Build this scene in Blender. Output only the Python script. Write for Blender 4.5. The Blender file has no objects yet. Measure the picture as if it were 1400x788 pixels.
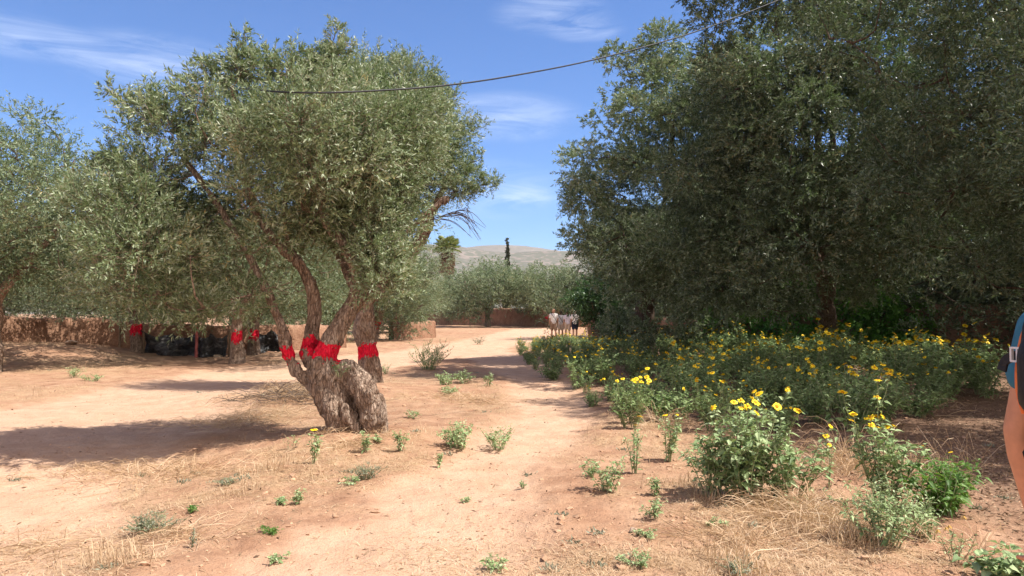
import bpy, bmesh, math, random
import numpy as np
from mathutils import Vector, Matrix

scn = bpy.context.scene
COL = scn.collection
R = math.radians

# ------------------------------------------------------------------ camera
F, CX, CY, HOR, CH = 1010.0, 700.0, 394.0, 428.0, 1.55
PITCH = math.atan((HOR - CY) / F)
cam_d = bpy.data.cameras.new('camera')
cam = bpy.data.objects.new('camera', cam_d)
COL.objects.link(cam)
cam.location = (0, 0, CH)
cam.rotation_euler = (R(90) + PITCH, 0, 0)
cam_d.sensor_width = 36
cam_d.lens = 36 * F / 1400
cam_d.clip_start = 0.05
cam_d.clip_end = 20000
scn.camera = cam


def P(px, py, Y):
    """the point seen at photo pixel (px, py) that lies Y metres ahead"""
    a, b = (px - CX) / F, (CY - py) / F
    d = np.array([a, math.cos(PITCH) - b * math.sin(PITCH), math.sin(PITCH) + b * math.cos(PITCH)])
    return np.array([0, 0, CH]) + d * (Y / d[1])


def gxy(px, py):
    """flat-ground x, y seen at photo pixel"""
    a, b = (px - CX) / F, (CY - py) / F
    d = np.array([a, math.cos(PITCH) - b * math.sin(PITCH), math.sin(PITCH) + b * math.cos(PITCH)])
    t = -CH / d[2]
    return d[0] * t, d[1] * t


# ------------------------------------------------------------------ numpy noise
def _h(ix, iy, iz, seed):
    n = (ix.astype(np.int64) * 374761393 + iy.astype(np.int64) * 668265263 + iz.astype(np.int64) * 2147483647 + seed * 974634777) & 0xFFFFFFFF
    n = ((n ^ (n >> 13)) * 1274126177) & 0xFFFFFFFF
    n = ((n ^ (n >> 16)) * 2246822519) & 0xFFFFFFFF
    return ((n ^ (n >> 15)) & 0xFFFF) / 32767.5 - 1.0


def vn(p, seed=0):
    p = np.asarray(p, float)
    i = np.floor(p)
    f = p - i
    f = f * f * (3 - 2 * f)
    i = i.astype(np.int64)
    x, y, z = i[:, 0], i[:, 1], i[:, 2]
    fx, fy, fz = f[:, 0], f[:, 1], f[:, 2]
    r = 0
    for dx in (0, 1):
        wx = fx if dx else 1 - fx
        for dy in (0, 1):
            wy = fy if dy else 1 - fy
            for dz in (0, 1):
                wz = fz if dz else 1 - fz
                r = r + wx * wy * wz * _h(x + dx, y + dy, z + dz, seed)
    return r


def fbm(p, oct=4, seed=0):
    p = np.asarray(p, float)
    a, s, r = 1.0, 0.0, 0
    for k in range(oct):
        r = r + a * vn(p * 2 ** k + k * 17.3, seed + k)
        s += a
        a *= .5
    return r / s


def fbm2(x, y, sc, oct=4, seed=0):
    return fbm(np.stack([np.asarray(x, float) * sc, np.asarray(y, float) * sc, np.zeros(np.shape(x))], -1), oct, seed)


# ------------------------------------------------------------------ ground relief and cover
TRUNK_XY = gxy(485, 606)
TRACK = [(-3.2, 1.0, 1.6), (-4.2, 4.5, 1.6), (-5.6, 7.9, 1.7), (-6.3, 12.3, 2.1), (-6.0, 19.5, 2.3), (-4.3, 26, 2.2), (-2.2, 34, 2.1), (0.3, 48, 2.3), (2.6, 70, 2.6), (5, 100, 3)]
FOOT = [(-.9, .5, 1.0), (-.75, 4.3, .85), (-.62, 5.8, .62), (-.12, 8.2, .5), (.62, 11, .62), (.75, 16.5, .75), (-.3, 24, 1.0), (-1.6, 31, 1.5), (-1.6, 37, 1.6)]


def _pd(x, y, line):
    best = np.full(np.shape(x), 1e9)
    for (x0, y0, w0), (x1, y1, w1) in zip(line, line[1:]):
        dx, dy = x1 - x0, y1 - y0
        t = np.clip(((x - x0) * dx + (y - y0) * dy) / (dx * dx + dy * dy), 0, 1)
        d = np.hypot(x - x0 - t * dx, y - y0 - t * dy) - (w0 + (w1 - w0) * t)
        best = np.minimum(best, d)
    return best


def ss(a, b, x):
    t = np.clip((np.asarray(x, float) - a) / (b - a), 0, 1)
    return t * t * (3 - 2 * t)


def path_masks(x, y):
    n = fbm2(x, y, .9, 4, 5) * .45 + fbm2(x, y, 3.5, 2, 9) * .12
    t = 1 - ss(-.35, .35, _pd(x, y, TRACK) + n)
    f = 1 - ss(-.25, .3, _pd(x, y, FOOT) + n * .8)
    return t, f


def H(x, y):
    x = np.asarray(x, float)
    y = np.asarray(y, float)
    r = np.hypot(x, y)
    t, f = path_masks(x, y)
    p = np.maximum(t, f)
    h = .10 * fbm2(x, y, .22, 3, 1) + (.045 * fbm2(x, y, 1.3, 3, 2) + .02 * fbm2(x, y, 5, 3, 3)) * (1 - .62 * p)
    h = h + .014 * fbm2(x, y, 8, 2, 4) * (1 - .15 * p) - .05 * p
    h = h + .16 * np.exp(-((x - TRUNK_XY[0]) ** 2 + (y - TRUNK_XY[1]) ** 2) / .9)
    h = h + .12 * np.exp(-((x + 2.6) ** 2 + (y - 14) ** 2) / 2.5)
    h = h + .62 * ss(-11.5, -17.5, x) * ss(19.5, 24.5, y) * (1 - ss(45, 70, y))
    h = h * (1 - ss(150, 300, r))
    h = h + .02 * np.sin(y * 1.1 + x * .4) * ss(.0, .6, p) * np.exp(-((y - 13) / 6) ** 2)
    return h


def h1(x, y):
    return float(H(np.array([x]), np.array([y]))[0])


def G(px, py):
    x, y = gxy(px, py)
    return np.array([x, y, h1(x, y)])


# ------------------------------------------------------------------ materials
def nt(name):
    m = bpy.data.materials.new(name)
    m.use_nodes = True
    n = m.node_tree
    n.nodes.clear()
    out = n.nodes.new('ShaderNodeOutputMaterial')
    return m, n, out


def node(n, t, **k):
    a = n.nodes.new(t)
    for q, v in k.items():
        if q == 'inp':
            for i, w in v.items():
                a.inputs[i].default_value = w
        else:
            setattr(a, q, v)
    return a


def ramp(n, fac, stops, interp='LINEAR'):
    r = n.nodes.new('ShaderNodeValToRGB')
    r.color_ramp.interpolation = interp
    e = r.color_ramp.elements
    while len(e) < len(stops):
        e.new(.5)
    for q, (p, c) in zip(e, stops):
        q.position = p
        q.color = (*c, 1) if len(c) == 3 else c
    n.links.new(fac, r.inputs[0])
    return r.outputs[0]


def mixc(n, fac, a, b, mode='MIX'):
    m = n.nodes.new('ShaderNodeMix')
    m.data_type = 'RGBA'
    m.blend_type = mode
    for s, v in ((0, fac), (6, a), (7, b)):
        if hasattr(v, 'links'):
            n.links.new(v, m.inputs[s])
        elif s == 0:
            m.inputs[0].default_value = v
        else:
            m.inputs[s].default_value = (*v, 1)
    return m.outputs[2]


def noise(n, scale, detail=4, rough=.55, vec=None, stretch=None, dist=0):
    a = node(n, 'ShaderNodeTexNoise', inp={'Scale': scale, 'Detail': detail, 'Roughness': rough, 'Distortion': dist})
    if vec is None:
        vec = node(n, 'ShaderNodeTexCoord').outputs['Object']
    if stretch:
        mp = node(n, 'ShaderNodeMapping', inp={'Scale': stretch})
        n.links.new(vec, mp.inputs[0])
        vec = mp.outputs[0]
    n.links.new(vec, a.inputs['Vector'])
    return a.outputs['Fac']


def math_(n, op, a, b=None, clamp=False):
    m = node(n, 'ShaderNodeMath', operation=op, use_clamp=clamp)
    for i, v in enumerate((a, b)):
        if v is None:
            continue
        if hasattr(v, 'links'):
            n.links.new(v, m.inputs[i])
        else:
            m.inputs[i].default_value = v
    return m.outputs[0]


def principled(n, out, col, rough=.8, spec=.3, bump=None, bstr=.4, bdist=.02):
    b = node(n, 'ShaderNodeBsdfPrincipled')
    if hasattr(col, 'links'):
        n.links.new(col, b.inputs['Base Color'])
    else:
        b.inputs['Base Color'].default_value = (*col, 1)
    if hasattr(rough, 'links'):
        n.links.new(rough, b.inputs['Roughness'])
    else:
        b.inputs['Roughness'].default_value = rough
    b.inputs['Specular IOR Level'].default_value = spec
    if bump is not None:
        bp = node(n, 'ShaderNodeBump', inp={'Strength': bstr, 'Distance': bdist})
        n.links.new(bump, bp.inputs['Height'])
        n.links.new(bp.outputs[0], b.inputs['Normal'])
    n.links.new(b.outputs[0], out.inputs[0])
    return b


def leaf_mat(name, stops, rough=.5, transl=.25, tcol=(.25, .32, .08), spec=.35, patch=1.2):
    """each leaf is an island with a shade of its own; half of them show their paler underside"""
    m, n, out = nt(name)
    g = node(n, 'ShaderNodeNewGeometry')
    nz = noise(n, patch, 2)
    f = math_(n, 'ADD', math_(n, 'MULTIPLY', g.outputs['Random Per Island'], .8), math_(n, 'MULTIPLY', math_(n, 'SUBTRACT', nz, .42), 1.1), True)
    c = ramp(n, f, stops)
    b = principled(n, out, c, rough, spec)
    t = node(n, 'ShaderNodeBsdfTranslucent')
    n.links.new(mixc(n, .6, c, tcol), t.inputs[0])
    mx = node(n, 'ShaderNodeMixShader', inp={0: transl})
    n.links.new(b.outputs[0], mx.inputs[1])
    n.links.new(t.outputs[0], mx.inputs[2])
    n.links.new(mx.outputs[0], out.inputs[0])
    return m


def plain_mat(name, col, rough=.7, spec=.3, var=.25, scale=20, bstr=.2):
    m, n, out = nt(name)
    nz = noise(n, scale, 4)
    d = tuple(max(0, v * (1 - var)) for v in col)
    u = tuple(min(1, v * (1 + var)) for v in col)
    principled(n, out, ramp(n, nz, [(.3, d), (.7, u)]), rough, spec, nz, bstr, .01)
    return m


def bark_mat(name, dark, light, pale):
    m, n, out = nt(name)
    tc = node(n, 'ShaderNodeTexCoord').outputs['Object']
    a = noise(n, 9, 6, .65, tc, (2.6, 2.6, .7), .6)
    b = noise(n, 3.0, 3, .5, tc)
    c = ramp(n, a, [(.30, dark), (.52, light), (.72, pale)])
    c = mixc(n, math_(n, 'MULTIPLY', ramp(n, b, [(.45, (0, 0, 0)), (.7, (1, 1, 1))]), .45), c, pale)
    fine = noise(n, 38, 4, .6, tc, (1.5, 1.5, .5))
    c = mixc(n, .6, c, ramp(n, fine, [(.28, (.25, .2, .17)), (.5, (1, 1, 1))]), 'MULTIPLY')
    vo = node(n, 'ShaderNodeTexVoronoi', feature='DISTANCE_TO_EDGE', inp={'Scale': 19, 'Randomness': 1})
    mp = node(n, 'ShaderNodeMapping', inp={'Scale': (1.5, 1.5, .42)})
    wob = node(n, 'ShaderNodeMix', data_type='VECTOR')
    wob.inputs[0].default_value = .06
    nzc = node(n, 'ShaderNodeTexNoise', inp={'Scale': 7, 'Detail': 3})
    n.links.new(tc, nzc.inputs['Vector'])
    n.links.new(tc, wob.inputs[4])
    n.links.new(nzc.outputs['Color'], wob.inputs[5])
    n.links.new(wob.outputs[1], mp.inputs[0])
    n.links.new(mp.outputs[0], vo.inputs['Vector'])
    crack = ramp(n, vo.outputs['Distance'], [(0, (0, 0, 0)), (.10, (1, 1, 1))])
    c = mixc(n, ramp(n, b, [(.36, (.12, .12, .12)), (.64, (.62, .62, .62))]), c, ramp(n, crack, [(0, (.28, .22, .19)), (1, (1, 1, 1))]), 'MULTIPLY')
    hgt = math_(n, 'ADD', math_(n, 'ADD', a, math_(n, 'MULTIPLY', fine, .5)), math_(n, 'MULTIPLY', crack, .38))
    principled(n, out, c, .9, .15, hgt, 1.0, .06)
    return m


def earth_wall_mat():
    m, n, out = nt('rammed earth')
    tc = node(n, 'ShaderNodeTexCoord').outputs['Object']
    a = noise(n, 1.1, 5, .6, tc)
    b = noise(n, 11, 5, .65, tc, (1, 1, 1.6))
    c = ramp(n, a, [(.3, (.20, .105, .07)), (.55, (.29, .16, .105)), (.75, (.36, .22, .145))])
    c = mixc(n, .5, c, ramp(n, b, [(.3, (.16, .085, .055)), (.6, (.45, .28, .18))]))
    st = noise(n, 1.6, 6, .7, tc, (1, 1, .8))
    c = mixc(n, .6, c, ramp(n, st, [(.38, (.55, .46, .42)), (.56, (1, 1, 1))]), 'MULTIPLY')
    principled(n, out, c, .95, .1, b, .7, .05)
    return m


M = {}
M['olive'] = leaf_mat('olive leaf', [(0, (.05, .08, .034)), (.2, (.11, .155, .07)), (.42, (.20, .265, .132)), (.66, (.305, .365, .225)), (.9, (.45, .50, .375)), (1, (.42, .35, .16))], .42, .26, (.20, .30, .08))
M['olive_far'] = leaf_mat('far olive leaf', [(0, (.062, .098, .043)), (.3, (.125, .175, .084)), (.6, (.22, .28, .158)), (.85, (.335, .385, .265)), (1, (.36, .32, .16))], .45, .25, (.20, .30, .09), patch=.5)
M['olive_dark'] = leaf_mat('shaded olive leaf', [(0, (.036, .06, .027)), (.3, (.078, .113, .052)), (.58, (.15, .195, .10)), (.85, (.26, .31, .21)), (1, (.29, .245, .115))], .36, .28, (.16, .25, .07), patch=.6)  # darker copy of the olive leaf, with the right trees' shade in its colour
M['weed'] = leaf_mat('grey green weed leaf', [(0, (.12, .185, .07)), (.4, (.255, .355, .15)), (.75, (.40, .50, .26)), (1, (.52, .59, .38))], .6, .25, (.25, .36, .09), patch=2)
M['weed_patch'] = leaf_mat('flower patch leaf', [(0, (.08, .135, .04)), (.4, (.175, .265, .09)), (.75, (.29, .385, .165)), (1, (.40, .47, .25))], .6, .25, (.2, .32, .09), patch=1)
M['weed_green'] = leaf_mat('fresh green leaf', [(0, (.035, .09, .015)), (.5, (.08, .18, .03)), (1, (.16, .28, .06))], .5, .3, (.25, .42, .05), patch=2)
M['weed_grey'] = leaf_mat('silvery scrub leaf', [(0, (.11, .12, .08)), (.5, (.22, .235, .165)), (1, (.34, .35, .26))], .7, .15, (.3, .3, .15), patch=3)
M['ivy'] = leaf_mat('creeper leaf', [(0, (.03, .11, .015)), (.5, (.085, .24, .03)), (1, (.17, .36, .06))], .45, .3, (.2, .42, .04), patch=1)
M['dark_bush'] = leaf_mat('glossy bush leaf', [(0, (.018, .05, .016)), (.5, (.04, .09, .028)), (1, (.08, .15, .05))], .4, .2, (.1, .25, .04), patch=1)
M['straw'] = leaf_mat('dry straw', [(0, (.30, .19, .11)), (.4, (.48, .33, .20)), (.8, (.61, .455, .30)), (1, (.66, .54, .39))], .7, .25, (.6, .45, .2), patch=1.5)
M['dead_leaf'] = leaf_mat('fallen leaf', [(0, (.10, .06, .035)), (.5, (.22, .145, .085)), (1, (.40, .30, .20))], .8, .05, (.3, .2, .1), patch=2)
M['palm'] = leaf_mat('palm frond', [(0, (.09, .13, .04)), (.5, (.22, .28, .09)), (1, (.40, .42, .18))], .5, .2, (.3, .36, .08), patch=.5)
M['palm_dead'] = leaf_mat('dead palm frond', [(0, (.13, .085, .05)), (.5, (.24, .16, .10)), (1, (.36, .26, .17))], .8, .1, (.3, .2, .1), patch=.5)
M['cypress'] = leaf_mat('cypress spray', [(0, (.025, .035, .018)), (.6, (.05, .065, .03)), (1, (.09, .10, .05))], .6, .1, (.1, .14, .04), patch=.5)
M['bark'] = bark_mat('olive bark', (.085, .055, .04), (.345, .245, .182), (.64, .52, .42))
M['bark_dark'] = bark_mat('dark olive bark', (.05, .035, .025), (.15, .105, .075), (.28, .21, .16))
M['stem'] = plain_mat('weed stem', (.22, .25, .13), .7, .2, .3, 8, .1)
M['dry_stem'] = plain_mat('dry stem', (.36, .27, .17), .8, .2, .3, 8, .1)
M['twig'] = plain_mat('dead twig', (.16, .12, .09), .85, .15, .35, 9, .1)
M['earth'] = earth_wall_mat()
M['brick'] = plain_mat('red clay', (.42, .12, .06), .9, .1, .35, 9, .5)
M['stone'] = plain_mat('pale stone', (.48, .36, .27), .9, .2, .3, 14, .6)
M['clod'] = plain_mat('earth clod', (.40, .25, .16), .95, .1, .35, 14, .6)
M['petal'] = plain_mat('yellow petal', (.86, .62, .015), .55, .25, .12, 60, .05)
M['disc'] = plain_mat('flower disc', (.52, .26, .015), .8, .1, .3, 80, .3)
M['seedhead'] = plain_mat('faded flower head', (.45, .28, .08), .85, .1, .3, 60, .3)
M['skin'] = plain_mat('tanned skin', (.62, .28, .15), .5, .35, .1, 30, .08)
M['skin_far'] = plain_mat('skin', (.50, .29, .20), .55, .3, .1, 20, .05)
M['hair'] = plain_mat('brown hair', (.06, .04, .025), .6, .3, .3, 60, .3)
M['hair_pale'] = plain_mat('pale hair', (.62, .50, .38), .6, .3, .2, 60, .3)
M['shirt_blue'] = plain_mat('blue cotton', (.045, .165, .235), .85, .15, .12, 35, .25)
M['shirt_white'] = plain_mat('white cotton', (.78, .76, .74), .85, .15, .05, 25, .25)
M['shirt_lilac'] = plain_mat('pale lilac cotton', (.62, .58, .66), .85, .15, .06, 25, .25)
M['shirt_grey'] = plain_mat('pale grey cotton', (.66, .66, .68), .85, .15, .06, 25, .25)
M['khaki'] = plain_mat('khaki cloth', (.30, .21, .15), .85, .15, .12, 25, .2)
M['sand_cloth'] = plain_mat('sand cloth', (.58, .47, .38), .85, .15, .12, 25, .2)
M['navy'] = plain_mat('navy cloth', (.018, .022, .045), .85, .15, .15, 25, .2)
M['black_cloth'] = plain_mat('black nylon', (.014, .014, .016), .6, .3, .25, 60, .3)
M['orange'] = plain_mat('orange piping', (.75, .20, .06), .6, .3, .1, 60, .1)
M['buckle'] = plain_mat('pale plastic', (.62, .60, .58), .4, .4, .08, 30, .05)
M['shoe'] = plain_mat('shoe leather', (.20, .15, .12), .7, .3, .2, 30, .2)
M['cable'] = plain_mat('cable sheath', (.018, .018, .022), .55, .3, .2, 3, .0)
M['wood'] = plain_mat('weathered post', (.22, .16, .11), .9, .15, .3, 12, .5)
M['carpet_pink'] = plain_mat('faded red paint', (.42, .13, .12), .85, .1, .25, 15, .2)


def red_paint(name, c1, c2):
    m, n, out = nt(name)
    tc = node(n, 'ShaderNodeTexCoord').outputs['Object']
    a = noise(n, 24, 5, .6, tc, (1.6, 1.6, .6))
    principled(n, out, ramp(n, a, [(.26, (.10, .035, .03)), (.36, c1), (.56, c2), (.72, (c2[0] * .85, .10, .10))]), .85, .12, a, .9, .03)
    return m


M['red'] = red_paint('red paint', (.38, .006, .018), (.74, .012, .045))
M['red_dull'] = red_paint('dull red paint', (.30, .012, .02), (.58, .02, .045))


def plastic_mat():
    m, n, out = nt('black plastic sheet')
    a = noise(n, 3, 5, .6, None, (1, 1, 2.5), 1.2)
    principled(n, out, ramp(n, a, [(.38, (.02, .02, .021)), (.56, (.055, .056, .06)), (.72, (.22, .215, .205))]), .5, .4, a, .7, .08)
    return m


M['plastic'] = plastic_mat()


# ------------------------------------------------------------------ objects
def link(o, parent=None):
    COL.objects.link(o)
    if parent is not None:
        o.parent = parent
    return o


def obj(name, me, mat=None, parent=None):
    o = bpy.data.objects.new(name, me)
    if mat is not None:
        for m in (mat if isinstance(mat, (list, tuple)) else [mat]):
            if len(me.materials) < len(mat if isinstance(mat, (list, tuple)) else [mat]):
                me.materials.append(m)
    return link(o, parent)


def tag(o, label=None, cat=None, group=None, kind=None):
    for k, v in (('label', label), ('category', cat), ('group', group), ('kind', kind)):
        if v:
            o[k] = v
    return o


def empty(name, loc, label, cat, group=None, rz=0.0, sc=1.0):
    o = bpy.data.objects.new(name, None)
    o.empty_display_size = .2
    o.location = [float(v) for v in loc]
    o.rotation_euler = (0, 0, rz)
    o.scale = (sc, sc, sc)
    link(o)
    return tag(o, label, cat, group)


def copy_tree(root, loc, rz=0, sc=1.0, label=None, group=None, tilt=(0, 0)):
    r = root.copy()
    COL.objects.link(r)
    r.location = [float(v) for v in loc]
    r.rotation_euler = (tilt[0], tilt[1], rz)
    r.scale = (sc, sc, sc)
    if label:
        r['label'] = label
    if group:
        r['group'] = group
    elif 'group' in r:
        del r['group']
    for ch in list(root.children):
        c = ch.copy()
        COL.objects.link(c)
        c.parent = r
        for g in list(ch.children):
            d = g.copy()
            COL.objects.link(d)
            d.parent = c
    return r


def mesh_np(name, V, faces, smooth=False, mats=None):
    """faces: list of (k-gon index array (n,k)); mats: matching list of material index arrays"""
    V = np.asarray(V, np.float32)
    me = bpy.data.meshes.new(name)
    me.vertices.add(len(V))
    me.vertices.foreach_set('co', V.ravel())
    faces = [np.asarray(f, np.int32) for f in faces if len(f)]
    nl = sum(f.size for f in faces)
    nf = sum(len(f) for f in faces)
    me.loops.add(nl)
    me.polygons.add(nf)
    me.loops.foreach_set('vertex_index', np.concatenate([f.ravel() for f in faces]))
    tot = np.concatenate([np.full(len(f), f.shape[1], np.int32) for f in faces])
    st = np.concatenate([[0], np.cumsum(tot)[:-1]]).astype(np.int32)
    me.polygons.foreach_set('loop_start', st)
    me.polygons.foreach_set('loop_total', tot)
    if mats is not None:
        me.polygons.foreach_set('material_index', np.concatenate(mats).astype(np.int32))
    me.polygons.foreach_set('use_smooth', np.full(nf, smooth, bool))
    me.update(calc_edges=True)
    return me


def nrm(v):
    return v / np.maximum(np.linalg.norm(v, axis=-1, keepdims=True), 1e-9)


class MB:
    """collects tubes and boxes into one mesh"""

    def __init__(self):
        self.v, self.q, self.t, self.n = [], [], [], 0

    def add(self, V, q=None, t=None):
        V = np.asarray(V, float)
        if q is not None and len(q):
            self.q.append(np.asarray(q) + self.n)
        if t is not None and len(t):
            self.t.append(np.asarray(t) + self.n)
        self.v.append(V)
        self.n += len(V)

    def tube(self, pts, rad, k=6, cap=True):
        pts = np.asarray(pts, float)
        n = len(pts)
        rad = np.broadcast_to(np.asarray(rad, float), (n,))
        T = np.gradient(pts, axis=0)
        T = nrm(T)
        up = np.array([0.0, 0, 1]) if abs(T[0][2]) < .9 else np.array([1.0, 0, 0])
        u = nrm(np.cross(T[0], up))
        ring = []
        ang = np.arange(k) / k * 2 * math.pi
        for i in range(n):
            u = nrm(u - T[i] * np.dot(u, T[i]))
            w = np.cross(T[i], u)
            ring.append(pts[i] + rad[i] * (np.cos(ang)[:, None] * u + np.sin(ang)[:, None] * w))
        V = np.concatenate(ring)
        i = np.arange(n - 1)[:, None] * k
        a = np.arange(k)[None]
        b = (a + 1) % k
        q = np.stack([i + a, i + b, i + k + b, i + k + a], -1).reshape(-1, 4)
        t = []
        if cap:
            V = np.concatenate([V, [pts[0], pts[-1]]])
            c0, c1 = n * k, n * k + 1
            for j in range(k):
                t.append((c0, (j + 1) % k, j))
                t.append((c1, (n - 1) * k + j, (n - 1) * k + (j + 1) % k))
        self.add(V, q, t)

    def box(self, c, s, rz=0):
        x, y, z = s[0] / 2, s[1] / 2, s[2] / 2
        V = np.array([(i, j, k) for k in (-z, z) for (i, j) in ((-x, -y), (x, -y), (x, y), (-x, y))])
        cr, sr = math.cos(rz), math.sin(rz)
        V = np.stack([V[:, 0] * cr - V[:, 1] * sr, V[:, 0] * sr + V[:, 1] * cr, V[:, 2]], -1) + np.asarray(c)
        self.add(V, [(3, 2, 1, 0), (4, 5, 6, 7), (0, 1, 5, 4), (1, 2, 6, 5), (2, 3, 7, 6), (3, 0, 4, 7)])

    def mesh(self, name, smooth=True):
        return mesh_np(name, np.concatenate(self.v), [np.concatenate(self.q) if self.q else [], np.concatenate(self.t) if self.t else []], smooth)


def spline(pts, step):
    """resample a control polyline (n, 3 or 4) smoothly"""
    p = np.asarray(pts, float)
    q = np.concatenate([[2 * p[0] - p[1]], p, [2 * p[-1] - p[-2]]])
    o = []
    for i in range(1, len(q) - 2):
        L = np.linalg.norm(q[i + 1][:3] - q[i][:3])
        k = max(2, int(L / step) + 1)
        t = np.linspace(0, 1, k, endpoint=False)[:, None]
        a, b, c, d = q[i - 1], q[i], q[i + 1], q[i + 2]
        o.append(.5 * (2 * b + (c - a) * t + (2 * a - 5 * b + 4 * c - d) * t ** 2 + (3 * b - a - 3 * c + d) * t ** 3))
    o.append(p[-1:])
    return np.concatenate(o)


def _ball():
    k, m = 14, 7
    V = [(0, 0, 1.0)]
    for i in range(1, m + 1):
        t = math.pi * i / (m + 1)
        V += [(math.sin(t) * math.cos(2 * math.pi * j / k), math.sin(t) * math.sin(2 * math.pi * j / k), math.cos(t)) for j in range(k)]
    V.append((0, 0, -1.0))
    q = [(1 + i * k + j, 1 + (i + 1) * k + j, 1 + (i + 1) * k + (j + 1) % k, 1 + i * k + (j + 1) % k) for i in range(m - 1) for j in range(k)]
    e = len(V) - 1
    t = [(0, 1 + j, 1 + (j + 1) % k) for j in range(k)] + [(e, e - k + (j + 1) % k, e - k + j) for j in range(k)]
    return np.array(V), np.array(q), np.array(t)


BALL = _ball()


def blob(chains, voxel, smooth=3, name='blob'):
    """one continuous skin round chains of (x, y, z, r)"""
    mb = MB()
    for ch in chains:
        ch = np.asarray(ch, float)
        for c in ch:
            mb.add(BALL[0] * c[3] + c[:3], BALL[1], BALL[2])
        for a, b in zip(ch, ch[1:]):
            if np.linalg.norm(b[:3] - a[:3]) > 1e-5:
                mb.tube([a[:3], b[:3]], [a[3], b[3]], 14, True)
    return remesh(mb.mesh(name), voxel, smooth)


def remesh(me, voxel, smooth=3):
    o = bpy.data.objects.new('temp', me)
    COL.objects.link(o)
    md = o.modifiers.new('r', 'REMESH')
    md.mode = 'VOXEL'
    md.voxel_size = voxel
    md.adaptivity = 0
    if smooth:
        sm = o.modifiers.new('s', 'SMOOTH')
        sm.factor = .5
        sm.iterations = smooth
    dg = bpy.context.evaluated_depsgraph_get()
    out = bpy.data.meshes.new_from_object(o.evaluated_get(dg))
    bpy.data.objects.remove(o)
    bpy.data.meshes.remove(me)
    out.polygons.foreach_set('use_smooth', np.ones(len(out.polygons), bool))
    return out


def get_v(me):
    v = np.empty(len(me.vertices) * 3, np.float32)
    me.vertices.foreach_get('co', v)
    n = np.empty(len(me.vertices) * 3, np.float32)
    me.vertices.foreach_get('normal', n)
    return v.reshape(-1, 3).astype(float), n.reshape(-1, 3).astype(float)


def set_v(me, v):
    me.vertices.foreach_set('co', v.astype(np.float32).ravel())
    me.update()
# ------------------------------------------------------------------ leaves and crowns
def rdir(rng, n):
    return nrm(rng.normal(size=(n, 3)))


def diamonds(B, D, L, W, rng):
    """one lens-shaped leaf (two triangles) at each base B along D"""
    n = len(B)
    S = nrm(np.cross(D, rdir(rng, n)))
    mid = B + D * (L * .45)[:, None]
    N = np.cross(D, S)
    V = np.empty((n, 4, 3))
    V[:, 0] = B
    V[:, 1] = mid + S * (W * .5)[:, None] + N * (W * .15)[:, None]
    V[:, 2] = B + D * L[:, None]
    V[:, 3] = mid - S * (W * .5)[:, None] + N * (W * .15)[:, None]
    i = np.arange(n)[:, None] * 4
    T = np.concatenate([i + np.array([[0, 1, 2]]), i + np.array([[0, 2, 3]])], 0)
    return V.reshape(-1, 3), T


def crown_mesh(name, clumps, n_leaves, L, W, rng, lps=22, shoot=.32, up=.45, droop=.15, flat=.8):
    """leafy shoots bursting from clump centres (x, y, z, r)"""
    C = np.asarray(clumps, float)
    ns = max(1, n_leaves // lps)
    w = (C[:, 3] + .04) ** 2.3 * rng.uniform(.35, 1.7, len(C))
    k = rng.choice(len(C), ns, p=w / w.sum())
    c, r = C[k, :3], C[k, 3]
    o = rdir(rng, ns)
    o[:, 2] *= flat
    base = c + o * (r * rng.random(ns) ** .36)[:, None]
    d = nrm(o * 1.0 + np.array([0, 0, up]) + rdir(rng, ns) * .55)
    sl = shoot * (.55 + .9 * rng.random(ns)) * np.clip(r / np.median(C[:, 3]), .6, 1.5)
    t = (np.arange(lps) + rng.random((ns, lps))) / lps
    pos = base[:, None] + d[:, None] * (sl[:, None] * t)[..., None]
    dr = droop * (.3 + rng.random(ns)) * sl
    pos[..., 2] -= dr[:, None] * t ** 2 * 2
    tang = d[:, None] - np.stack([np.zeros_like(t), np.zeros_like(t), (4 * dr / sl)[:, None] * t], -1)
    rad = rdir(rng, ns * lps).reshape(ns, lps, 3)
    rad = rad - tang * np.sum(rad * tang, -1, keepdims=True)
    D = nrm(nrm(tang) * (.55 + .35 * rng.random((ns, lps, 1))) + nrm(rad) * .75)
    n = ns * lps
    Ls = L * (.6 + .7 * rng.random(n))
    V, T = diamonds(pos.reshape(-1, 3), D.reshape(-1, 3), Ls, W * (.75 + .5 * rng.random(n)), rng)
    me = mesh_np(name, V, [T])
    return me, (base, d, sl, dr)


def clumps_in(blobs, spacing, rr, rng, hollow=.35, tries=9000):
    """scatter clump centres in the ellipsoids (x, y, z, rx, ry, rz), mostly near their skin"""
    B = np.asarray(blobs, float)
    vol = B[:, 3] * B[:, 4] * B[:, 5]
    k = rng.choice(len(B), tries, p=vol ** .8 / (vol ** .8).sum())
    u = rng.random(tries) ** (1 / 3)
    u = hollow + (1 - hollow) * u
    p = B[k, :3] + rdir(rng, tries) * u[:, None] * B[k, 3:6]
    out = np.empty((0, 3))
    for q in p:
        if len(out) == 0 or ((out - q) ** 2).sum(1).min() > spacing ** 2:
            out = np.concatenate([out, [q]])
    r = rr * (.6 + .75 * rng.random(len(out)))
    near = np.array([B[np.argmin((((q - B[:, :3]) / B[:, 3:6]) ** 2).sum(1)), 3:6].min() for q in out])
    r = np.minimum(r, np.maximum(near * .9, rr * .35))
    return np.concatenate([out, r[:, None]], 1)


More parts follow.
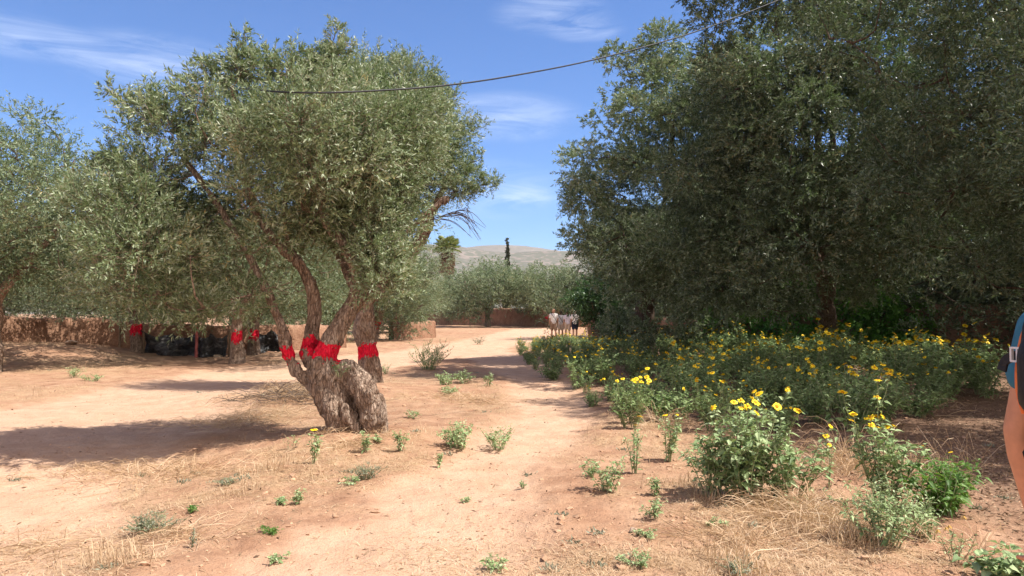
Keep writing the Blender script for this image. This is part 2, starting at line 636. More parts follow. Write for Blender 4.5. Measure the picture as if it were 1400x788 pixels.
def sprigs(lines, Y, base, r0=.2, r1=.07, step=.13):
    """long leafy shoots standing out of a crown: (px, py, px2, py2, extra depth)"""
    o = []
    for (x0, y0, x1, y1, dy) in lines:
        p, q = P(x0, y0, Y + dy) - base, P(x1, y1, Y + dy) - base
        k = max(2, int(np.linalg.norm(q - p) / step))
        for i in range(k + 1):
            t = i / k
            o.append([*(p + (q - p) * t), r0 + (r1 - r0) * t])
    return np.array(o)


def branches(mb, limbs, clumps, rng, rbase=.012, thick=.009, k=5, sag=.12):
    """grow a branch from the nearest wood to every clump"""
    nodes = np.concatenate([np.asarray(l, float)[:, :3] for l in limbs])
    C = np.asarray(clumps)
    d0 = np.array([np.sqrt(((nodes - c[:3]) ** 2).sum(1)).min() for c in C])
    for i in np.argsort(d0):
        c = C[i, :3]
        dv = c - nodes
        dist = np.sqrt((dv ** 2).sum(1))
        j = int(np.argmin(dist + np.maximum(0, -dv[:, 2]) * .8))
        a = nodes[j]
        L = dist[j]
        if L < .08:
            continue
        m = max(3, int(L / .22) + 2)
        t = np.linspace(0, 1, m)[:, None]
        off = rng.normal(size=3) * L * .12
        p = a + (c - a) * t + np.sin(t * math.pi) * off + np.array([0, 0, -sag * L]) * np.sin(t * math.pi) + np.concatenate([[np.zeros(3)], rng.normal(size=(m - 2, 3)) * .02, [np.zeros(3)]])
        r0 = min(.05, rbase + thick * L * 1.3)
        mb.tube(p, np.linspace(r0, .004, m), k, False)
        nodes = np.concatenate([nodes, p[1:]])


def twigs(mb, sh, rng, frac=.5, w=.006):
    """thin woody stems of the leafy shoots"""
    base, d, sl, dr = sh
    n = len(base)
    s = rng.random(n) < frac
    base, d, sl, dr = base[s], d[s], sl[s], dr[s]
    n = len(base)
    side = nrm(np.cross(d, rdir(rng, n))) * w * .5
    e = base + d * sl[:, None]
    e[:, 2] -= dr * 2
    m = base + d * (sl * .5)[:, None]
    m[:, 2] -= dr * .5
    b0 = base - d * (sl * .5)[:, None]
    V = np.stack([b0 - side, b0 + side, m + side * .8, m - side * .8, e], 1).reshape(-1, 3)
    i = np.arange(n)[:, None] * 5
    mb.add(V, i + np.array([[0, 1, 2, 3]]), i + np.array([[3, 2, 4]]))


def gnarl(me, amp, freq, seed, fine=.006, zs=.35):
    v, n = get_v(me)
    q = v * np.array([freq, freq, freq * zs])
    rid = 1 - np.abs(fbm(q * 1.0, 3, seed)) * 2.2
    lump = fbm(v * freq * .45, 3, seed + 5)
    v = v + n * (amp * (.55 * (rid - .5) + .9 * lump) + fine * fbm(v * 38 * np.array([1, 1, .4]), 2, seed + 9))[:, None]
    set_v(me, v)


def bands_from(me, bands, parent, mat, rng, seed=3, off=.004, name='paint_band'):
    """lift the skin between two ragged edges round a limb into a painted band of its own"""
    v, n = get_v(me)
    nf = len(me.polygons)
    lp = np.empty(len(me.loops), np.int32)
    me.loops.foreach_get('vertex_index', lp)
    f = lp.reshape(nf, 4) if len(lp) == nf * 4 else None
    if f is None:
        return
    c = v[f].mean(1)
    for bi, (p, ax, hl, rad) in enumerate(bands):
        p, ax = np.asarray(p, float), nrm(np.asarray(ax, float))
        t = (c - p) @ ax
        rr = np.linalg.norm(c - p - t[:, None] * ax, axis=1)
        rag = (fbm(c * 9, 2, seed + bi + 20) * .6 + fbm(c * 34, 3, seed + bi)) * .075 * max(hl / .1, .7)
        drip = np.maximum(0, fbm(c * np.array([30, 30, 4]), 2, seed + 7 + bi)) * .16
        k = (rr < rad) & (t < hl + rag) & (t > -hl - rag - drip)
        if k.sum() < 10:
            continue
        ff = f[k]
        u, inv = np.unique(ff, return_inverse=True)
        V = v[u] + n[u] * off
        o = obj(name, mesh_np(name, V, [inv.reshape(ff.shape)], True), mat, parent)


# ------------------------------------------------------------------ weeds and flowers
def leaf_blades(B, D, L, W, rng, droop=.35):
    """broad folded leaves with a drooping tip: eight corners, six faces each"""
    n = len(B)
    S = nrm(np.cross(D, np.array([0, 0, 1.0]) + rdir(rng, n) * .55))
    N = np.cross(S, D)
    N = N * np.sign(N[:, 2:3] + 1e-6)
    l, w = L[:, None], W[:, None]
    dz = np.array([0, 0, -1.0]) * l * droop
    m1 = B + D * l * .36 + dz * .10
    m2 = B + D * l * .68 + dz * .42
    tip = B + D * l + dz
    V = np.stack([B, m1, m2, tip,
                  B + D * l * .30 + S * w * .5 + N * w * .18 + dz * .1, B + D * l * .64 + S * w * .30 + N * w * .12 + dz * .4,
                  B + D * l * .30 - S * w * .5 + N * w * .18 + dz * .1, B + D * l * .64 - S * w * .30 + N * w * .12 + dz * .4], 1)
    i = np.arange(n)[:, None] * 8
    q = np.concatenate([i + np.array([[1, 4, 5, 2]]), i + np.array([[6, 1, 2, 7]])])
    t = np.concatenate([i + np.array([[a]]).reshape(1, 3) for a in ((0, 4, 1), (0, 1, 6), (2, 5, 3), (7, 2, 3))])
    return V.reshape(-1, 3), q, t


def flower_mesh(name, rng, r=.02, petals=12, droop=.2):
    V, T, mi = [], [], []
    for j in range(petals):
        a = 2 * math.pi * j / petals + rng.normal() * .08
        l = r * (.85 + .3 * rng.random())
        z = -droop * l * rng.random() + .15 * l * (rng.random() - .5)
        w = .30
        b = len(V)
        for (rr, aa, zz) in ((.30, a - .2, 0), (.30, a + .2, 0), (.75, a + w, z * .6 + .001), (1.0, a + .13, z), (.93, a, z * .9 + .001), (1.0, a - .13, z), (.75, a - w, z * .6 + .001)):
            V.append((math.cos(aa) * l * rr, math.sin(aa) * l * rr, zz + .002))
        for q in ((0, 1, 2), (0, 2, 6), (2, 3, 4), (2, 4, 6), (4, 5, 6)):
            T.append([b + x for x in q])
            mi.append(0)
    k = 10
    b = len(V)
    for (rr, zz) in ((.44, 0), (.42, .14), (.25, .24)):
        for j in range(k):
            a = 2 * math.pi * j / k
            V.append((math.cos(a) * r * rr, math.sin(a) * r * rr, r * zz))
    V.append((0, 0, r * .26))
    for s in (0, 1):
        for j in range(k):
            p, q = b + s * k + j, b + s * k + (j + 1) % k
            T += [[p, q, q + k], [p, q + k, p + k]]
            mi += [1, 1]
    for j in range(k):
        T.append([b + 2 * k + j, b + 2 * k + (j + 1) % k, b + 3 * k])
        mi.append(1)
    me = mesh_np(name, V, [np.array(T)], False, [np.array(mi)])
    me.materials.append(M['petal'])
    me.materials.append(M['disc'])
    return me


_rf = np.random.default_rng(77)
FLOWERS = [flower_mesh('flower', _rf, .024), flower_mesh('flower', _rf, .021, 10, .6), flower_mesh('flower', _rf, .026, 13, .1)]


def weed(name, loc, label, cat, rng, h=.5, spread=.25, stems=8, lps=22, L=.06, W=.035, mat='weed', stem='stem', flowers=0, group=None, lean=.25, side=2, droop=.35, fl_scale=1.0, bare=.12, up=.35):
    """an upright leafy plant: stems with side shoots, leaves and flower heads on top"""
    root = empty(name, loc, label, cat, group)
    mb = MB()
    LB, LD = [], []
    tops = []
    for s in range(stems):
        a = rng.random() * 2 * math.pi
        q = rng.random() ** .5
        b = np.array([math.cos(a), math.sin(a), 0]) * spread * .25 * q
        tip = np.array([math.cos(a) * spread * q * (.7 + .5 * rng.random()), math.sin(a) * spread * q * (.7 + .5 * rng.random()), h * (.62 + .42 * rng.random()) * (1 - .25 * q)])
        mid = b + (tip - b) * .5 + np.array([rng.normal() * .1 * spread, rng.normal() * .1 * spread, lean * h * .12])
        p = spline([b, mid, tip], h / 7)
        p[0, 2] -= .03
        mb.tube(p, np.linspace(.0045, .0018, len(p)) * (.6 + h), 4, False)
        tops.append((p[-1], nrm(p[-1] - p[-2])))
        lines = [(p, 1.0)]
        for q_ in range(side):
            j = int(rng.integers(len(p) // 3, len(p) - 1))
            a2 = rng.random() * 2 * math.pi
            e = p[j] + np.array([math.cos(a2) * spread * .45, math.sin(a2) * spread * .45, h * (.1 + .22 * rng.random())])
            m2 = (p[j] + e) / 2 + np.array([math.cos(a2), math.sin(a2), -.3]) * spread * .08
            p2 = spline([p[j], m2, e], h / 6)
            mb.tube(p2, np.linspace(.0026, .0013, len(p2)) * (.6 + h), 4, False)
            tops.append((p2[-1], nrm(p2[-1] - p2[-2])))
            lines.append((p2, .55))
        for (ln, fr) in lines:
            n = max(3, int(lps * fr))
            t = bare + (1 - bare) * (np.arange(n) + rng.random(n)) / n if fr == 1.0 else rng.random(n)
            x = t * (len(ln) - 1)
            i = np.minimum(x.astype(int), len(ln) - 2)
            pos = ln[i] + (ln[i + 1] - ln[i]) * (x - i)[:, None]
            az = np.arange(n) * 2.4 + rng.random() * 6 + rng.normal(size=n) * .4
            d = nrm(np.stack([np.cos(az), np.sin(az), up + .45 * rng.normal(size=n)], -1))
            LB.append(pos)
            LD.append(d)
    B, D = np.concatenate(LB), np.concatenate(LD)
    n = len(B)
    Ls = L * (.5 + .8 * rng.random(n)) * (1.15 - .5 * np.clip(B[:, 2] / h, 0, 1))
    V, q, t = leaf_blades(B + D * (Ls * .15)[:, None], D, Ls, Ls * W / L * (.8 + .4 * rng.random(n)), rng, droop)
    obj('stem', mb.mesh('stem'), M[stem], root)
    obj('foliage', mesh_np('foliage', V, [q, t]), M[mat], root)
    tops.sort(key=lambda x: -x[0][2])
    for f in range(min(flowers, len(tops))):
        p, d = tops[f]
        o = obj('flower', FLOWERS[int(rng.integers(3))], None, root)
        o.location = p + d * .012
        dd = Vector(nrm(d * .7 + np.array([rng.normal() * .45 + .1, rng.normal() * .45 - .25, .35])))
        o.rotation_euler = dd.to_track_quat('Z', 'Y').to_euler()
        s = (.75 + .5 * rng.random()) * fl_scale
        o.scale = (s, s, s)
    return root


def blades_mesh(name, pos, hgt, lean, rng, w=.004, flat=.0):
    """bent grass blades standing on pos"""
    n = len(pos)
    a = rng.random(n) * 2 * math.pi
    dirh = np.stack([np.cos(a), np.sin(a), np.zeros(n)], -1)
    side = np.stack([-np.sin(a), np.cos(a), np.zeros(n)], -1) * (w * (.6 + .8 * rng.random(n)))[:, None] * .5
    up = np.array([0, 0, 1.0])
    h, l = hgt[:, None], lean[:, None]
    p1 = pos + up * h * .6 + dirh * l * .35
    p2 = pos + up * h * (1 - .25 * rng.random((n, 1))) + dirh * l
    V = np.stack([pos - side, pos + side, p1 + side * .8, p1 - side * .8, p2], 1).reshape(-1, 3)
    i = np.arange(n)[:, None] * 5
    return mesh_np(name, V, [i + np.array([[0, 1, 2, 3]]), i + np.array([[3, 2, 4]])])
# ================================================================== SKY AND SUN
SUN_EL, SUN_AZ = R(58), R(101)          # azimuth clockwise from +Y: the sun stands to the right
world = bpy.data.worlds.new('World')
scn.world = world
world.use_nodes = True
wn = world.node_tree
wn.nodes.clear()
wo = wn.nodes.new('ShaderNodeOutputWorld')
bg = wn.nodes.new('ShaderNodeBackground')
sky = wn.nodes.new('ShaderNodeTexSky')
sky.sky_type = 'NISHITA'
sky.sun_disc = False
sky.sun_elevation = SUN_EL
sky.sun_rotation = SUN_AZ
sky.altitude = 1500
sky.air_density = 1.0
sky.dust_density = .25
sky.ozone_density = 3.0
bg.inputs[1].default_value = .135
geo = wn.nodes.new('ShaderNodeTexCoord').outputs['Generated']
cl = None
for (px, py, rad, s) in ((215, 88, .13, .42), (30, 50, .09, .36), (755, 20, .09, .36), (690, 160, .12, .36), (705, 270, .07, .25), (640, 260, .16, .25), (800, 40, .06, .3)):
    d = nrm(P(px, py, 10) - np.array([0, 0, CH]))
    dt = wn.nodes.new('ShaderNodeVectorMath')
    dt.operation = 'SUBTRACT'
    wn.links.new(geo, dt.inputs[0])
    dt.inputs[1].default_value = d
    mp = wn.nodes.new('ShaderNodeMapping')
    mp.inputs['Rotation'].default_value = (0, R(14), 0)
    mp.inputs['Scale'].default_value = (1, 1, 3.2)
    wn.links.new(dt.outputs[0], mp.inputs[0])
    ln = wn.nodes.new('ShaderNodeVectorMath')
    ln.operation = 'LENGTH'
    wn.links.new(mp.outputs[0], ln.inputs[0])
    f = ramp(wn, math_(wn, 'DIVIDE', ln.outputs['Value'], rad), [(0, (s, s, s)), (.45, (s * .6,) * 3), (1, (0, 0, 0))], 'EASE')
    cl = f if cl is None else math_(wn, 'ADD', cl, f)
wisp = noise(wn, 7, 8, .66, geo, (1.0, 1.0, 6.5), .9)
wmask = math_(wn, 'MULTIPLY', cl, ramp(wn, wisp, [(.36, (0, 0, 0)), (.72, (1, 1, 1))]), True)
clear = mixc(wn, 1.0, sky.outputs[0], (.35, .555, .79), 'MULTIPLY')
cloudy = mixc(wn, wmask, clear, (6.0, 6.3, 6.8))
# unseen warm bright bank added to the sky behind the camera to lift shadows
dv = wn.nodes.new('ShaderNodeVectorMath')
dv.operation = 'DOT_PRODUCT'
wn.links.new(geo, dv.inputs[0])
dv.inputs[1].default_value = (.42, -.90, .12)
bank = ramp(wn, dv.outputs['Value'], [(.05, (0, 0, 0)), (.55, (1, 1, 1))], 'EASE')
fill_mottle = ramp(wn, noise(wn, 2.6, 6, .55, geo, (1, 1, 1.6)), [(.34, (.25, .25, .25)), (.62, (1, 1, 1))])
cloudy = mixc(wn, math_(wn, 'MULTIPLY', bank, fill_mottle), cloudy, (9.0, 7.1, 5.7))
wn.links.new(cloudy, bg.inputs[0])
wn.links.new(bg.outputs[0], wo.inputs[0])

sun_d = bpy.data.lights.new('sun', 'SUN')
sun_d.energy = 4.6
sun_d.angle = R(.53)
sun_d.color = (1, .945, .86)
sun = bpy.data.objects.new('sun', sun_d)
COL.objects.link(sun)
sv = Vector((math.sin(SUN_AZ) * math.cos(SUN_EL), math.cos(SUN_AZ) * math.cos(SUN_EL), math.sin(SUN_EL)))
sun.rotation_euler = sv.to_track_quat('Z', 'Y').to_euler()
sun.location = (30, 0, 40)

vs = scn.view_settings
vs.view_transform = 'Standard'
vs.look = 'None'
vs.exposure = .93
vs.gamma = 1
scn.cycles.max_bounces = 8
scn.cycles.diffuse_bounces = 5
scn.cycles.transmission_bounces = 4
scn.cycles.use_denoising = True
scn.cycles.denoiser = 'OPENIMAGEDENOISE'

# ================================================================== GROUND
rr = np.concatenate([[.25], .6 * 1.0137 ** np.arange(690)])
th = np.concatenate([np.linspace(-50, 50, 500), np.linspace(50, 310, 60)[1:-1]]) * math.pi / 180
RR, TH = np.meshgrid(rr, th, indexing='ij')
gx, gy = (RR * np.sin(TH)).ravel(), (RR * np.cos(TH)).ravel()
gz = H(gx, gy)
tk, ft = path_masks(gx, gy)
gV = np.stack([gx, gy, gz], -1)
nr, na = len(rr), len(th)
ii = (np.arange(nr - 1)[:, None] * na)
jj = np.arange(na)[None]
j2 = (jj + 1) % na
gq = np.stack([ii + jj, ii + na + jj, ii + na + j2, ii + j2], -1).reshape(-1, 4)[:, ::-1]
fan = np.stack([np.full(na, len(gV)), np.arange(na), (np.arange(na) + 1) % na], -1)[:, ::-1]
gV = np.concatenate([gV, [[0, 0, gz[0]]]])
tk, ft = np.append(tk, tk[0]), np.append(ft, ft[0])
xx, yy = gV[:, 0], gV[:, 1]


def inpoly(x, y, poly):
    r = np.zeros(np.shape(x), bool)
    for (x0, y0), (x1, y1) in zip(poly, poly[1:] + poly[:1]):
        c = ((y0 > y) != (y1 > y)) & (x < (x1 - x0) * (y - y0) / (y1 - y0 + 1e-12) + x0)
        r ^= c
    return r


# litter lies under the big trees on the right
LITTER = [(2.6, 9.6), (3.6, 6.6), (4.2, 3.0), (7, 1.0), (14, 1), (20, 20), (8, 36), (3, 40), (1.8, 26), (1.8, 14)]


def litter(x, y):
    s = 0
    for k in range(16):
        a = k * 2 * math.pi / 16
        s = s + inpoly(x + .55 * math.cos(a), y + .55 * math.sin(a), LITTER).astype(float)
    return ss(.2, .9, s / 16 + .45 * fbm2(x, y, .9, 3, 31))


def straw_density(x, y):
    t, f = path_masks(x, y)
    n = fbm2(x, y, .55, 4, 21) * 1.0 + fbm2(x, y, 2.6, 2, 22) * .5
    d = ss(-.18, .5, n + .06) * (1 - .97 * np.maximum(t, f)) * (1 - .8 * litter(x, y))
    for (px, py, r, s) in ((220, 655, .7, .5), (60, 735, .8, .5), (330, 600, .8, .5), (200, 740, .6, .3), (620, 560, 1.2, .4), (1050, 705, .55, 1.6), (1120, 730, .4, 1.2), (950, 770, .6, .5), (1170, 640, .35, 1.0), (640, 770, .6, .5), (480, 640, 1.0, .35), (250, 560, .9, .2)):
        cx, cy = gxy(px, py)
        d = d + s * np.exp(-((x - cx) ** 2 + (y - cy) ** 2) / r ** 2)
    return d


sd = np.clip(straw_density(xx, yy), 0, 1)
lt = litter(xx, yy)


def ground_mat():
    m, n, out = nt('dry red earth')
    at = node(n, 'ShaderNodeAttribute', attribute_name='cover')
    sp = node(n, 'ShaderNodeSeparateColor')
    n.links.new(at.outputs['Color'], sp.inputs[0])
    tc = node(n, 'ShaderNodeTexCoord').outputs['Object']
    big = noise(n, .35, 4, .55, tc)
    mid = noise(n, 2.6, 5, .62, tc)
    fin = noise(n, 22, 5, .68, tc)
    grit = noise(n, 85, 3, .7, tc)
    soil = ramp(n, mid, [(.28, (.275, .148, .09)), (.5, (.395, .234, .148)), (.72, (.505, .328, .217))])
    path = ramp(n, mid, [(.3, (.49, .31, .205)), (.7, (.595, .41, .29))])
    straw = ramp(n, fin, [(.3, (.30, .19, .11)), (.55, (.47, .33, .20)), (.75, (.58, .44, .285))])
    lit = ramp(n, fin, [(.3, (.11, .068, .045)), (.55, (.22, .14, .095)), (.75, (.36, .26, .18))])
    c = mixc(n, sp.outputs[0], soil, path)
    sf = math_(n, 'MULTIPLY', sp.outputs[1], ramp(n, noise(n, 7, 4, .7, tc), [(.35, (0, 0, 0)), (.6, (1, 1, 1))]))
    c = mixc(n, math_(n, 'MULTIPLY', sf, .8), c, straw)
    c = mixc(n, math_(n, 'MULTIPLY', sp.outputs[2], .85), c, lit)
    c = mixc(n, .55, c, ramp(n, grit, [(.25, (.45, .40, .37)), (.5, (.98, .98, .98)), (.8, (1, 1, 1))]), 'MULTIPLY')
    c = mixc(n, .5, c, ramp(n, big, [(.3, (.82, .78, .75)), (.7, (1, 1, 1))]), 'MULTIPLY')
    hh = math_(n, 'ADD', math_(n, 'ADD', math_(n, 'MULTIPLY', fin, .6), math_(n, 'MULTIPLY', grit, .35)), math_(n, 'MULTIPLY', noise(n, 7, 4, .6, tc), 1.2))
    principled(n, out, c, .95, .08, hh, .9, .035)
    return m


M['ground'] = ground_mat()


def ground_piece(name, sel_q, sel_t):
    q, t = gq[sel_q], fan[sel_t]
    u = np.unique(np.concatenate([q.ravel(), t.ravel()]))
    remap = np.zeros(len(gV), np.int64)
    remap[u] = np.arange(len(u))
    me = mesh_np(name, gV[u], [remap[q], remap[t]] if len(t) else [remap[q]], True)
    ca = me.color_attributes.new('cover', 'FLOAT_COLOR', 'POINT')
    ca.data.foreach_set('color', np.stack([np.maximum(tk, ft)[u], sd[u], lt[u], np.ones(len(u))], -1).astype(np.float32).ravel())
    tag(obj(name, me, M['ground']), kind='structure')


qc = gV[gq].mean(1)
qt, qf = tk[gq].mean(1), ft[gq].mean(1)
near = np.hypot(qc[:, 0], qc[:, 1]) < 110
is_f = (qf > .5) & (qf >= qt) & near
is_t = (qt > .5) & ~is_f & near
nof = np.zeros(len(fan), bool)
ground_piece('ground', ~(is_f | is_t), ~nof)
ground_piece('footpath', is_f, nof)
ground_piece('dirt_track', is_t, nof)

# ------------------------------------------------------------------ far hills
ha = np.linspace(-62, 62, 420) * math.pi / 180
hr = np.concatenate([np.linspace(1100, 2600, 60), np.linspace(2640, 4200, 50)])
A_, R_ = np.meshgrid(ha, hr, indexing='ij')
hx, hy = R_ * np.sin(A_), R_ * np.cos(A_)
az = A_ * 1010 + 700       # rough picture column, only used to vary the ridge lines
r1 = 163 + 14 * fbm2(A_.ravel() * 9, np.zeros(A_.size), 1, 3, 41).reshape(A_.shape) + 26 * np.exp(-((A_ + .10) / .06) ** 2)
r2 = 282 + 16 * fbm2(A_.ravel() * 8 + 9, np.zeros(A_.size), 1, 3, 42).reshape(A_.shape) + 26 * np.exp(-((A_ - .0) / .07) ** 2)
prof1 = np.clip((R_ - 1100) / 900, 0, 1) ** 1.3 * np.clip(1 - (R_ - 2000) / 700, .25, 1)
prof2 = ss(2500, 3400, R_)
hz = r1 * prof1 * (1 - prof2) + r2 * prof2
hz = hz + 9 * fbm2(hx.ravel(), hy.ravel(), .006, 4, 43).reshape(hx.shape) * np.clip((R_ - 1100) / 300, 0, 1) - 1
nA, nR = A_.shape
I = np.arange(nA - 1)[:, None] * nR
J = np.arange(nR - 1)[None]
hq = np.stack([I + J, I + J + 1, I + nR + J + 1, I + nR + J], -1).reshape(-1, 4)[:, ::-1]


def hill_mat():
    m, n, out = nt('scrub hillside')
    tc = node(n, 'ShaderNodeTexCoord').outputs['Object']
    vo = node(n, 'ShaderNodeTexVoronoi', inp={'Scale': .055})
    n.links.new(tc, vo.inputs['Vector'])
    bigp = noise(n, .006, 5, .65, tc)
    soil = ramp(n, noise(n, .03, 4, .6, tc), [(.3, (.15, .13, .11)), (.7, (.24, .20, .17))])
    sh = math_(n, 'LESS_THAN', math_(n, 'SUBTRACT', vo.outputs['Distance'], math_(n, 'MULTIPLY', bigp, 1.1)), .06)
    sx = node(n, 'ShaderNodeSeparateXYZ')
    n.links.new(tc, sx.inputs[0])
    up = ramp(n, math_(n, 'DIVIDE', sx.outputs[2], 340), [(.48, (1, 1, 1)), (.80, (.45, .45, .45))])
    c = mixc(n, math_(n, 'MULTIPLY', math_(n, 'MULTIPLY', sh, .92), up), soil, (.105, .11, .08))
    principled(n, out, c, 1, 0)
    return m


tag(obj('hills', mesh_np('hills', np.stack([hx.ravel(), hy.ravel(), hz.ravel()], -1), [hq], True), hill_mat()), kind='structure')

# ================================================================== THE BIG OLIVE IN THE MIDDLE
rng = np.random.default_rng(11)
Y1 = float(TRUNK_XY[1])
B1 = np.array([TRUNK_XY[0], TRUNK_XY[1], h1(*TRUNK_XY)])


def chain(pts, Y, base, step=.07):
    """control points (px, py, r px, extra depth) to a smooth chain round local metres"""
    o = []
    for (px, py, r, *dy) in pts:
        y = Y + (dy[0] if dy else 0)
        o.append([*(P(px, py, y) - base), r * y / F])
    return spline(o, step)


def blobs_px(lst, Y, base):
    """(px, py, rx px, ry px, extra depth, half depth m)"""
    o = []
    for (px, py, rx, ry, dy, rd) in lst:
        y = Y + dy
        o.append([*(P(px, py, y) - base), rx * y / F, rd, ry * y / F])
    return o


t1 = empty('olive_tree', B1, 'large gnarled olive tree nearest the camera, its splayed limbs banded red', 'tree')
low = [chain(p, Y1, B1) for p in (
    [(478, 622, 30), (474, 590, 27), (464, 560, 26), (450, 530, 24, .02), (442, 505, 23, .03)],
    [(508, 618, 18, -.10), (506, 590, 17, -.14), (507, 562, 19, -.16), (497, 535, 18, -.12), (478, 514, 15, -.05), (455, 505, 14)],
    [(463, 616, 14, -.14), (459, 580, 11, -.18), (447, 545, 12, -.14), (430, 520, 13)],
    [(524, 610, 9, -.08), (513, 585, 12, -.12)],
    [(447, 622, 8, -.16), (462, 596, 12, -.12)], [(490, 622, 9, -.28), (486, 596, 7, -.27), (474, 560, 6, -.22)],
    [(432, 618, 5, -.15), (448, 606, 9, -.1), (462, 590, 12)], [(545, 612, 5), (528, 606, 9), (512, 588, 12)], [(486, 634, 5, -.5), (486, 618, 10, -.34), (482, 595, 12, -.1)], [(520, 628, 5, -.4), (512, 614, 9, -.25), (506, 590, 10, -.1)])]
limbA = chain([(446, 528, 16), (428, 522, 13), (413, 517, 10.5), (402, 503, 8.8), (395, 482, 8), (385, 448, 7), (370, 410, 6), (352, 372, 5), (322, 320, 5), (285, 262, 4), (250, 215, 3)], Y1, B1)
limbB = chain([(440, 512, 16, .08), (427, 488, 13, .15), (425, 465, 10.5, .22), (430, 430, 9.5, .28), (425, 392, 8.5, .25), (408, 360, 7.2, .2), (385, 340, 6.5, .1), (350, 290, 5, .05), (330, 210, 3.5, .0), (318, 120, 2.5, 0)], Y1, B1)
limbB2 = chain([(408, 360, 7, .2), (396, 340, 4.5, .15), (390, 308, 3.5, .1), (392, 250, 3, .1), (410, 150, 2.4, .2)], Y1, B1)
limbC = chain([(440, 510, 20), (446, 485, 16.5, .02), (456, 462, 14, .04), (470, 436, 12, .08), (487, 408, 10.5, .12), (490, 375, 9, .1), (476, 345, 9, .0), (462, 325, 7.5, -.05), (446, 306, 6, -.05), (434, 250, 5, 0), (440, 160, 3.5, .1), (456, 75, 2, .2)], Y1, B1)
limbC2 = chain([(492, 408, 12, .12), (512, 370, 9, .3), (536, 320, 7, .4), (552, 250, 5.5, .4), (560, 170, 3.5, .3)], Y1, B1)
limbD = chain([(490, 400, 10, .12), (470, 355, 8, .6), (440, 310, 7, 1.0), (400, 250, 5, 1.3), (380, 170, 3.5, 1.2)], Y1, B1)
tm = blob(low + [limbA, limbB, limbB2, limbC, limbC2, limbD], .0125, 1)
v, n_ = get_v(tm)
fine_r = (1 - np.abs(vn(v * np.array([17, 17, 4.2]) + .6 * fbm(v * 5, 2, 61)[:, None], 62)) * 2)
fine_l = fbm(v * 13, 3, 63)
fade = np.clip(1 - (v[:, 2] - .75) / .5, .2, 1)
v0 = v.copy()
gnarl(tm, .085, 6.5, 5, .006)
v2, _ = get_v(tm)
v = v0 + (v2 - v0) * fade[:, None]
v = v + n_ * (.020 * (fine_r - .45) + .016 * fine_l)[:, None] * np.clip(fade + .25, 0, 1)[:, None]
# a hollow and folds between the two old stems
for (px, py, r, dep) in ((487, 566, .045, .12), (492, 592, .04, .10), (470, 520, .05, .08), (478, 600, .035, .08), (455, 548, .035, .06), (505, 560, .03, .05), (447, 505, .03, .05)):
    c = P(px, py, Y1 - .26) - B1
    k = np.exp(-(((v - c) * np.array([1, .5, .55])) ** 2).sum(1) / (2 * r * r))
    v[:, 1] += dep * k
set_v(tm, v)
obj('trunk', tm, M['bark'], t1)


def mid_band(ch, px, py, Y, base, hl, rad):
    p = P(px, py, Y) - base
    i = int(np.argmin(((ch[:, :3] - p) ** 2).sum(1)))
    a, b = ch[max(0, i - 2), :3], ch[min(len(ch) - 1, i + 2), :3]
    return (ch[i, :3], b - a, hl, rad)


bands_from(tm, [mid_band(limbA, 396, 484, Y1, B1, .072, .16), mid_band(limbC, 449, 478, Y1, B1, .082, .25), mid_band(limbB, 425, 472, Y1 + .2, B1, .07, .14)], t1, M['red'], rng)

cl1 = clumps_in(blobs_px([
    (400, 235, 112, 95, .3, 1.3), (300, 195, 80, 75, .1, .9), (205, 285, 66, 60, .0, .8), (200, 175, 40, 26, 0, .3), (170, 134, 24, 10, 0, .15), (240, 215, 48, 46, 0, .6), (158, 262, 30, 34, .1, .4), (285, 260, 50, 50, .5, .6),
    (330, 120, 50, 30, .1, .5), (300, 92, 20, 16, 0, .2), (333, 62, 6, 18, 0, .1), (270, 130, 24, 16, .1, .2), (400, 125, 45, 38, .2, .6), (458, 76, 12, 30, .3, .15), (405, 84, 16, 12, .1, .2), (510, 190, 60, 70, .4, .8),
    (260, 360, 90, 62, -.1, .9), (300, 405, 64, 36, -.1, .6), (205, 360, 60, 56, .2, .8), (520, 318, 30, 46, .1, .5), (536, 312, 30, 44, .2, .5), (533, 362, 24, 22, .1, .4), (520, 372, 26, 22, -.1, .3), (518, 275, 32, 50, .3, .6), (270, 436, 46, 14, .1, .4), (440, 195, 72, 60, -.5, .6), (500, 280, 30, 40, -.3, .4), (340, 300, 40, 40, -.2, .5)], Y1, B1), .50, .34, rng, .45, 9000)
cl1 = np.concatenate([cl1, sprigs([(312, 112, 334, 44, .1), (440, 112, 460, 40, .3), (452, 90, 475, 62, .3), (220, 168, 148, 122, 0), (232, 160, 205, 122, 0), (392, 104, 408, 70, .1), (290, 112, 276, 88, .1), (352, 100, 362, 76, .1), (150, 240, 128, 222, .1), (505, 125, 515, 92, .4), (262, 150, 246, 128, .1), (150, 290, 128, 262, .1), (170, 225, 148, 205, 0), (425, 100, 432, 74, .2)], Y1, B1), sprigs([(532, 262, 540, 388, .2), (502, 300, 522, 388, -.15), (205, 245, 240, 285, .1), (470, 330, 480, 350, .1), (165, 300, 200, 255, .2)], Y1, B1, .30, .24, .26)])
mb = MB()
branches(mb, [limbA[30:], limbB[30:], limbC[22:], limbC2, limbD[8:], limbB2], cl1, rng, .008, .007)
